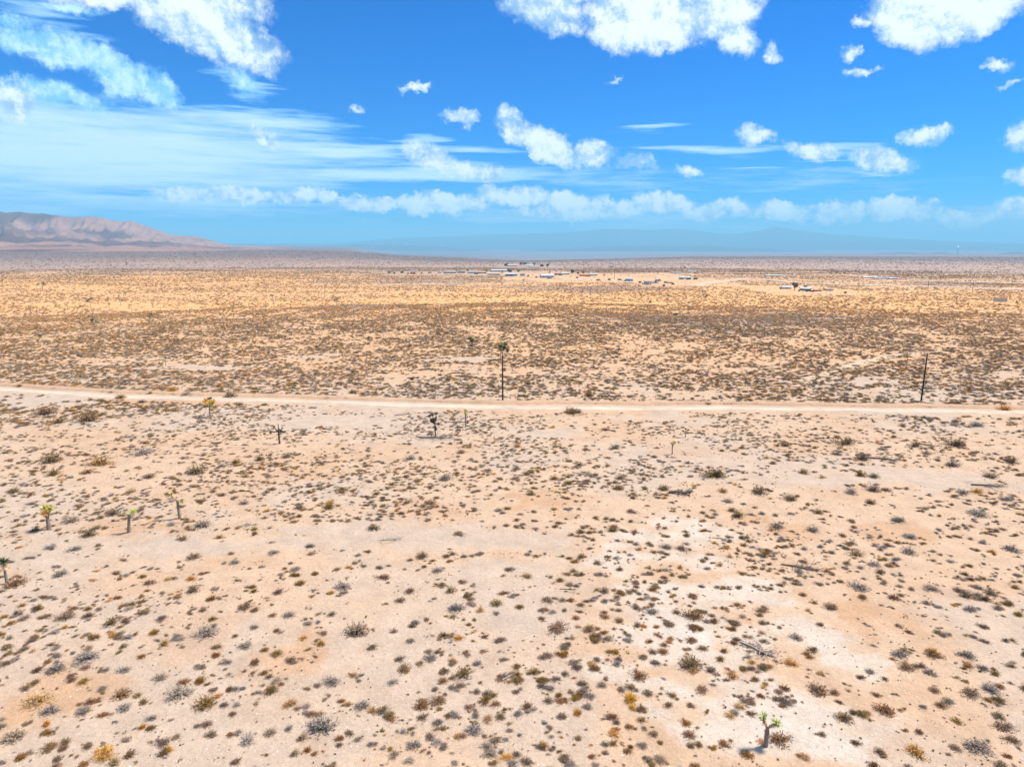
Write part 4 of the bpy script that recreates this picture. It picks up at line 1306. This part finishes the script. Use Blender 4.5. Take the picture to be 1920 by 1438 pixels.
B('house', 1512, 545, 17, 6.5, 'grey', 'white', 'grey lone homestead house right of the big dark tree', .35, porch=True)
B('shed', 1534, 546.5, 12, 3.2, 'brown', 'brown', 'low brown shed beside the grey homestead house', .2, cat='shed')
B('trailer_home', 1556, 545.5, 11, 3.6, 'white', 'cream', 'whitish trailer at the right end of the lone homestead', .1, cat='trailer home')
B('shed', 774, 514, 9, 4.5, 'brown', 'red', 'red brown hut at the far left of the settlement', .3, cat='shed')
B('shed', 776, 509.5, 13, 2.4, 'white', 'white', 'pale roofed shed just behind the red brown hut', .3, cat='shed')
B('shed', 753.5, 513, 4.5, 4.2, 'dark', 'dark', 'small black box hut left of the red brown hut', .1, cat='shed')


def car(px, py, wpx, col, label, turn=0, cat='car', truck=False):
    p, m = scale_at(px, py)
    L = max(4.2, min(wpx * m, 9.0)); w = 1.85; h = 1.5 if not truck else 2.0
    o = empty('parked_truck' if truck else 'parked_car', p, R(turn))
    b = MB()
    pr = [(-L / 2, .35), (L / 2, .35), (L / 2, .75), (L * .28, .95), (-L * .44, .95), (-L / 2, .8)]
    vs = [(x, s * w / 2, z) for s in (-1, 1) for x, z in pr]; n = len(pr)
    b.add(vs, [tuple(range(n)), tuple(range(2 * n - 1, n - 1, -1))] + [((i + 1) % n, i, n + i, n + (i + 1) % n) for i in range(n)])
    b.build('body', MP[col], o)
    c0, c1 = (-L * .05, L * .22) if truck else (-L * .38, L * .2)
    b = MB(); pr = [(c0, .95), (c1 + .3, .95), (c1 - .15, h), (c0 + .2, h)]
    vs = [(x, s * w * .44, z) for s in (-1, 1) for x, z in pr]; n = 4
    b.add(vs, [tuple(range(n)), tuple(range(2 * n - 1, n - 1, -1))] + [((i + 1) % n, i, n + i, n + (i + 1) % n) for i in range(n)])
    b.build('cabin', M_glass, o)
    for sx in (-.31, .31):
        for sy in (-1, 1):
            b = MB(); b.tube([(sx * L, sy * (w / 2 - .1), .34), (sx * L, sy * (w / 2 + .03), .34)], [.34, .34], 10); b.build('wheel', M_tyre, o)
    tag(o, label, cat)


car(806, 512.5, 7, 'dark', 'dark car at the left of the row, left of another', 10)
car(824, 512.5, 6, 'steel blue', 'dark blue car just left of the long low trailer home', -8)
car(893, 515, 7, 'dark', 'black car parked before the low brown shed', 15)
car(1030, 523, 9, 'grey', 'grey car in front of the wide pale grey house', 4)
car(1051, 516.5, 6, 'dark', 'black car beside the brown hut', -6)
car(1162, 526, 7, 'dark', 'black car left of the pale blue metal building', 5)
car(1228, 531.5, 12, 'dark', 'long dark truck between two white trailers', 3, 'truck', True)
car(1245, 537, 7, 'dark', 'black van shaped car standing alone at the front', 70)
car(1277, 524.5, 6, 'dark', 'leftmost of three dark cars before the white roofed house', 8)
car(1291, 524.5, 6, 'dark', 'middle of three dark cars before the white roofed house', -8)
car(1304, 524.5, 6, 'dark', 'rightmost of three dark cars before the white roofed house', 12)
car(1516, 547, 7, 'dark', 'black car in front of the grey homestead house', -5)
car(1104, 519, 6, 'red', 'red car between the red roofed and whitish houses', 0)
car(1122, 526.5, 6, 'grey', 'grey car on the bare lane in the middle yards', 20)
car(1249, 531, 6, 'brown', 'brown car right behind the black one at the front', 30)

M_cr = {'dark': mat('tree_leaves_dark', (.045, .07, .03), vary=.2), 'grey': mat('tree_leaves_grey', (.10, .11, .085), vary=.2), 'mid': mat('tree_leaves_mid', (.07, .10, .04), vary=.2)}


def leaf_tree(px, py, wpx, hpx, col, label):
    p, m = scale_at(px, py)
    w = wpx * m; h = hpx * m
    o = empty('tree', p)
    rr = random.Random(int(px * 5))
    b = MB(); b.tube([(0, 0, -.2), (w * .02, 0, h * .3), (0, 0, h * .65)], [h * .045, h * .035, h * .015], 7)
    for k in range(4):
        a = rr.uniform(0, 6.28); b.tube([(0, 0, h * .3), (math.cos(a) * w * .28, math.sin(a) * w * .28, h * .62)], [h * .02, h * .008], 5)
    b.build('trunk', M_bark, o)
    c = MB()
    bl = [(rr.uniform(-.28, .28) * w, rr.uniform(-.28, .28) * w, h * rr.uniform(.38, .82), w * rr.uniform(.16, .26)) for _ in range(9)]
    for bx, by, bz, br_ in bl:
        for _ in range(70):
            d = Vector((rr.gauss(0, 1), rr.gauss(0, 1), rr.gauss(0, 1))).normalized() * br_ * rr.uniform(.55, 1.05)
            q = Vector((bx, by, bz)) + d
            u_ = Vector((rr.gauss(0, 1), rr.gauss(0, 1), rr.gauss(0, 1))).normalized(); v_ = u_.cross(d).normalized() if d.length else u_
            s_ = w * .045 * rr.uniform(.6, 1.4)
            c.add([q - u_ * s_, q + v_ * s_, q + u_ * s_, q - v_ * s_], [(0, 1, 2, 3)])
    c.build('crown', M_cr[col], o)
    tag(o, label, 'tree')


leaf_tree(955, 513, 12, 9, 'grey', 'grey green spreading tree behind the largest white house')
leaf_tree(1073, 515, 8.5, 10.5, 'dark', 'round dark tree standing tall in the settlement')
leaf_tree(1084, 515, 5, 4.5, 'dark', 'small round tree right of the tall round dark one')
leaf_tree(1094, 514, 6, 5.5, 'mid', 'small dark tree behind the red brown roofed house')
leaf_tree(972, 511, 6, 5, 'mid', 'bushy olive tree right behind the largest white house')
leaf_tree(977, 498, 6, 7, 'dark', 'tallest dark tree of the far ranch, left of the greenish barn')
leaf_tree(1002, 499, 5, 6.5, 'dark', 'dark tree at the right end of the greenish barn')
leaf_tree(949, 499, 10, 4, 'dark', 'leftmost low dark tree of the far ranch')
leaf_tree(984, 497, 8, 4, 'mid', 'low tree behind the greenish ranch barn')
leaf_tree(1016, 500.5, 9, 4, 'mid', 'low green tree right of the white ranch barn')
leaf_tree(1027, 500.5, 7, 5.5, 'mid', 'rightmost green tree of the far ranch')
leaf_tree(942, 513, 4, 5, 'dark', 'narrow dark tree left of the grey green spreading one')
leaf_tree(1043, 507, 4, 4, 'grey', 'pale grey tree behind the brown hut')
leaf_tree(1490, 545, 12, 15.5, 'dark', 'big dark round tree in the middle of the lone homestead')
leaf_tree(1510, 542, 7, 7, 'dark', 'smaller dark tree behind the grey homestead house')
leaf_tree(1463, 543, 5, 4, 'dark', 'small dark bush tree left of the cream homestead house')
leaf_tree(1585, 552, 5, 5, 'dark', 'little dark tree out right of the lone homestead')
leaf_tree(1544, 546, 6, 6, 'grey', 'bare greyish tree behind the low brown homestead shed')
leaf_tree(1284, 504, 4, 4, 'dark', 'dark tree left of the far white buildings')
leaf_tree(730, 513.5, 6, 4, 'grey', 'brownish tree left of the black box hut')
leaf_tree(1709, 518, 3.5, 4.5, 'dark', 'lone tiny tree far out right of the long far sheds')

# water tank
for i, (px, py, wpx, hpx, col, lab) in enumerate([
    (740, 514, 5, 3, 'grey', 'low grey bush tree right of the brownish one'), (765, 514.5, 4, 3, 'dark', 'small dark bush right of the black box hut'),
    (790, 514, 5, 3, 'grey', 'low bush between the red brown hut and the dark cars'), (856, 510, 4, 4, 'dark', 'narrow dark tree behind the gap of the two trailers'),
    (877, 509, 5, 4, 'mid', 'bushy tree behind the grey blue shed'), (912, 511, 5, 4, 'grey', 'grey tree behind the low brown shed'),
    (990, 519, 5, 3.5, 'dark', 'dark bush on the bare ground right of the square grey shed'), (1006, 521, 6, 2.5, 'grey', 'low grey bush left of the wide pale grey house'),
    (1031, 513, 3.5, 4, 'dark', 'small dark tree behind the wide pale grey house'), (1082, 522, 6, 2.5, 'mid', 'low olive bush on the bare yard below the round dark tree'),
    (1133, 518, 5, 3.5, 'grey', 'grey bush right of the whitish house'), (1142, 526, 7, 3, 'dark', 'dark low bush left end of the middle lane'),
    (1172, 528, 5, 3, 'mid', 'olive bush touching the pale blue metal building'), (1200, 531, 6, 3, 'grey', 'grey bush left of the tall narrow white trailer'),
    (1205, 533, 4, 2.5, 'dark', 'dark bush close to the tall narrow white trailer'), (1262, 534, 6, 3, 'mid', 'olive bush right of the low reddish shed'),
    (1498, 547, 5, 3, 'mid', 'low olive bush before the big dark homestead tree'), (1524, 548, 5, 3, 'dark', 'low dark bush between the homestead house and brown shed')]):
    leaf_tree(px, py, wpx, hpx, col, lab)
p, m = scale_at(1043, 511.5)
tk = empty('water_tank', p)
b = MB(); b.tube([(0, 0, 1.5), (0, 0, 4.2)], [1.2, 1.2], 14); b.tube([(0, 0, 4.2), (0, 0, 5.2)], [1.25, .1], 14); b.build('tank', MP['white'], tk)
for sx, sy in ((-.8, -.8), (.8, -.8), (.8, .8), (-.8, .8)):
    b = MB(); b.box((sx, sy, .7), (.16, .16, 1.7)); b.build('leg', MP['grey'], tk)
tag(tk, 'small white water tank with a pointed top behind the brown hut', 'water tank')

# white fence near the right edge
p, m = scale_at(1875, 567)
fn = empty('white_fence', p)
Lf = 21 * m; hf = 7 * m
for i in range(8):
    x_ = -Lf / 2 + Lf * i / 7
    b = MB(); b.box((x_, 0, hf / 2), (.12, .12, hf)); b.build('post', MP['white'], fn)
for k in range(7):
    b = MB(); b.box((-Lf / 2 + Lf * (k + .5) / 7, .03, hf * .52), (Lf / 7 - .16, .05, hf * .80)); b.build('panel', MP['cream' if k % 2 else 'white'], fn)
b = MB(); b.box((0, .1, hf * .97), (Lf + .3, .1, .1)); b.build('rail', MP['brown'], fn)
tag(fn, 'tall white panelled fence with upright posts near the right edge', 'fence')
p, m = scale_at(1822, 564)
fn = empty('wire_fence', p, R(-3))
Lf = 95 * m
for i in range(17):
    b = MB(); b.box((-Lf / 2 + Lf * i / 16, 0, .9), (.09, .09, 1.9)); b.build('post', MP['grey'], fn)
for z_ in (.5, 1.0, 1.6):
    b = MB(); b.box((0, 0, z_), (Lf, .03, .03)); b.build('wire', MP['grey'], fn)
tag(fn, 'thin grey post and wire fence left of the white panelled fence', 'fence')

# slender far tower, its sunlit glint over the haze put in as emission
p = Vector((0, 0, 0)); a0, e0 = azel(1797, 461)
Rt = 9500.0
tw_ = empty('solar_tower', (Rt * math.sin(a0), Rt * math.cos(a0), -92))
b = MB(); b.tube([(0, 0, 0), (0, 0, 84)], [7, 4.5], 10); b.build('shaft', MP['white'], tw_)
b = MB(); b.tube([(0, 0, 84), (0, 0, 104)], [6, 6], 10)
M_gl = bpy.data.materials.new('receiver_painted_glint'); M_gl.use_nodes = True
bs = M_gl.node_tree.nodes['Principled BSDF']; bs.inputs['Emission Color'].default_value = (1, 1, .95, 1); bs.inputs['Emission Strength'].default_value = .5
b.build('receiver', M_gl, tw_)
tag(tw_, 'faint white slender tower glinting in the haze far at right', 'tower')
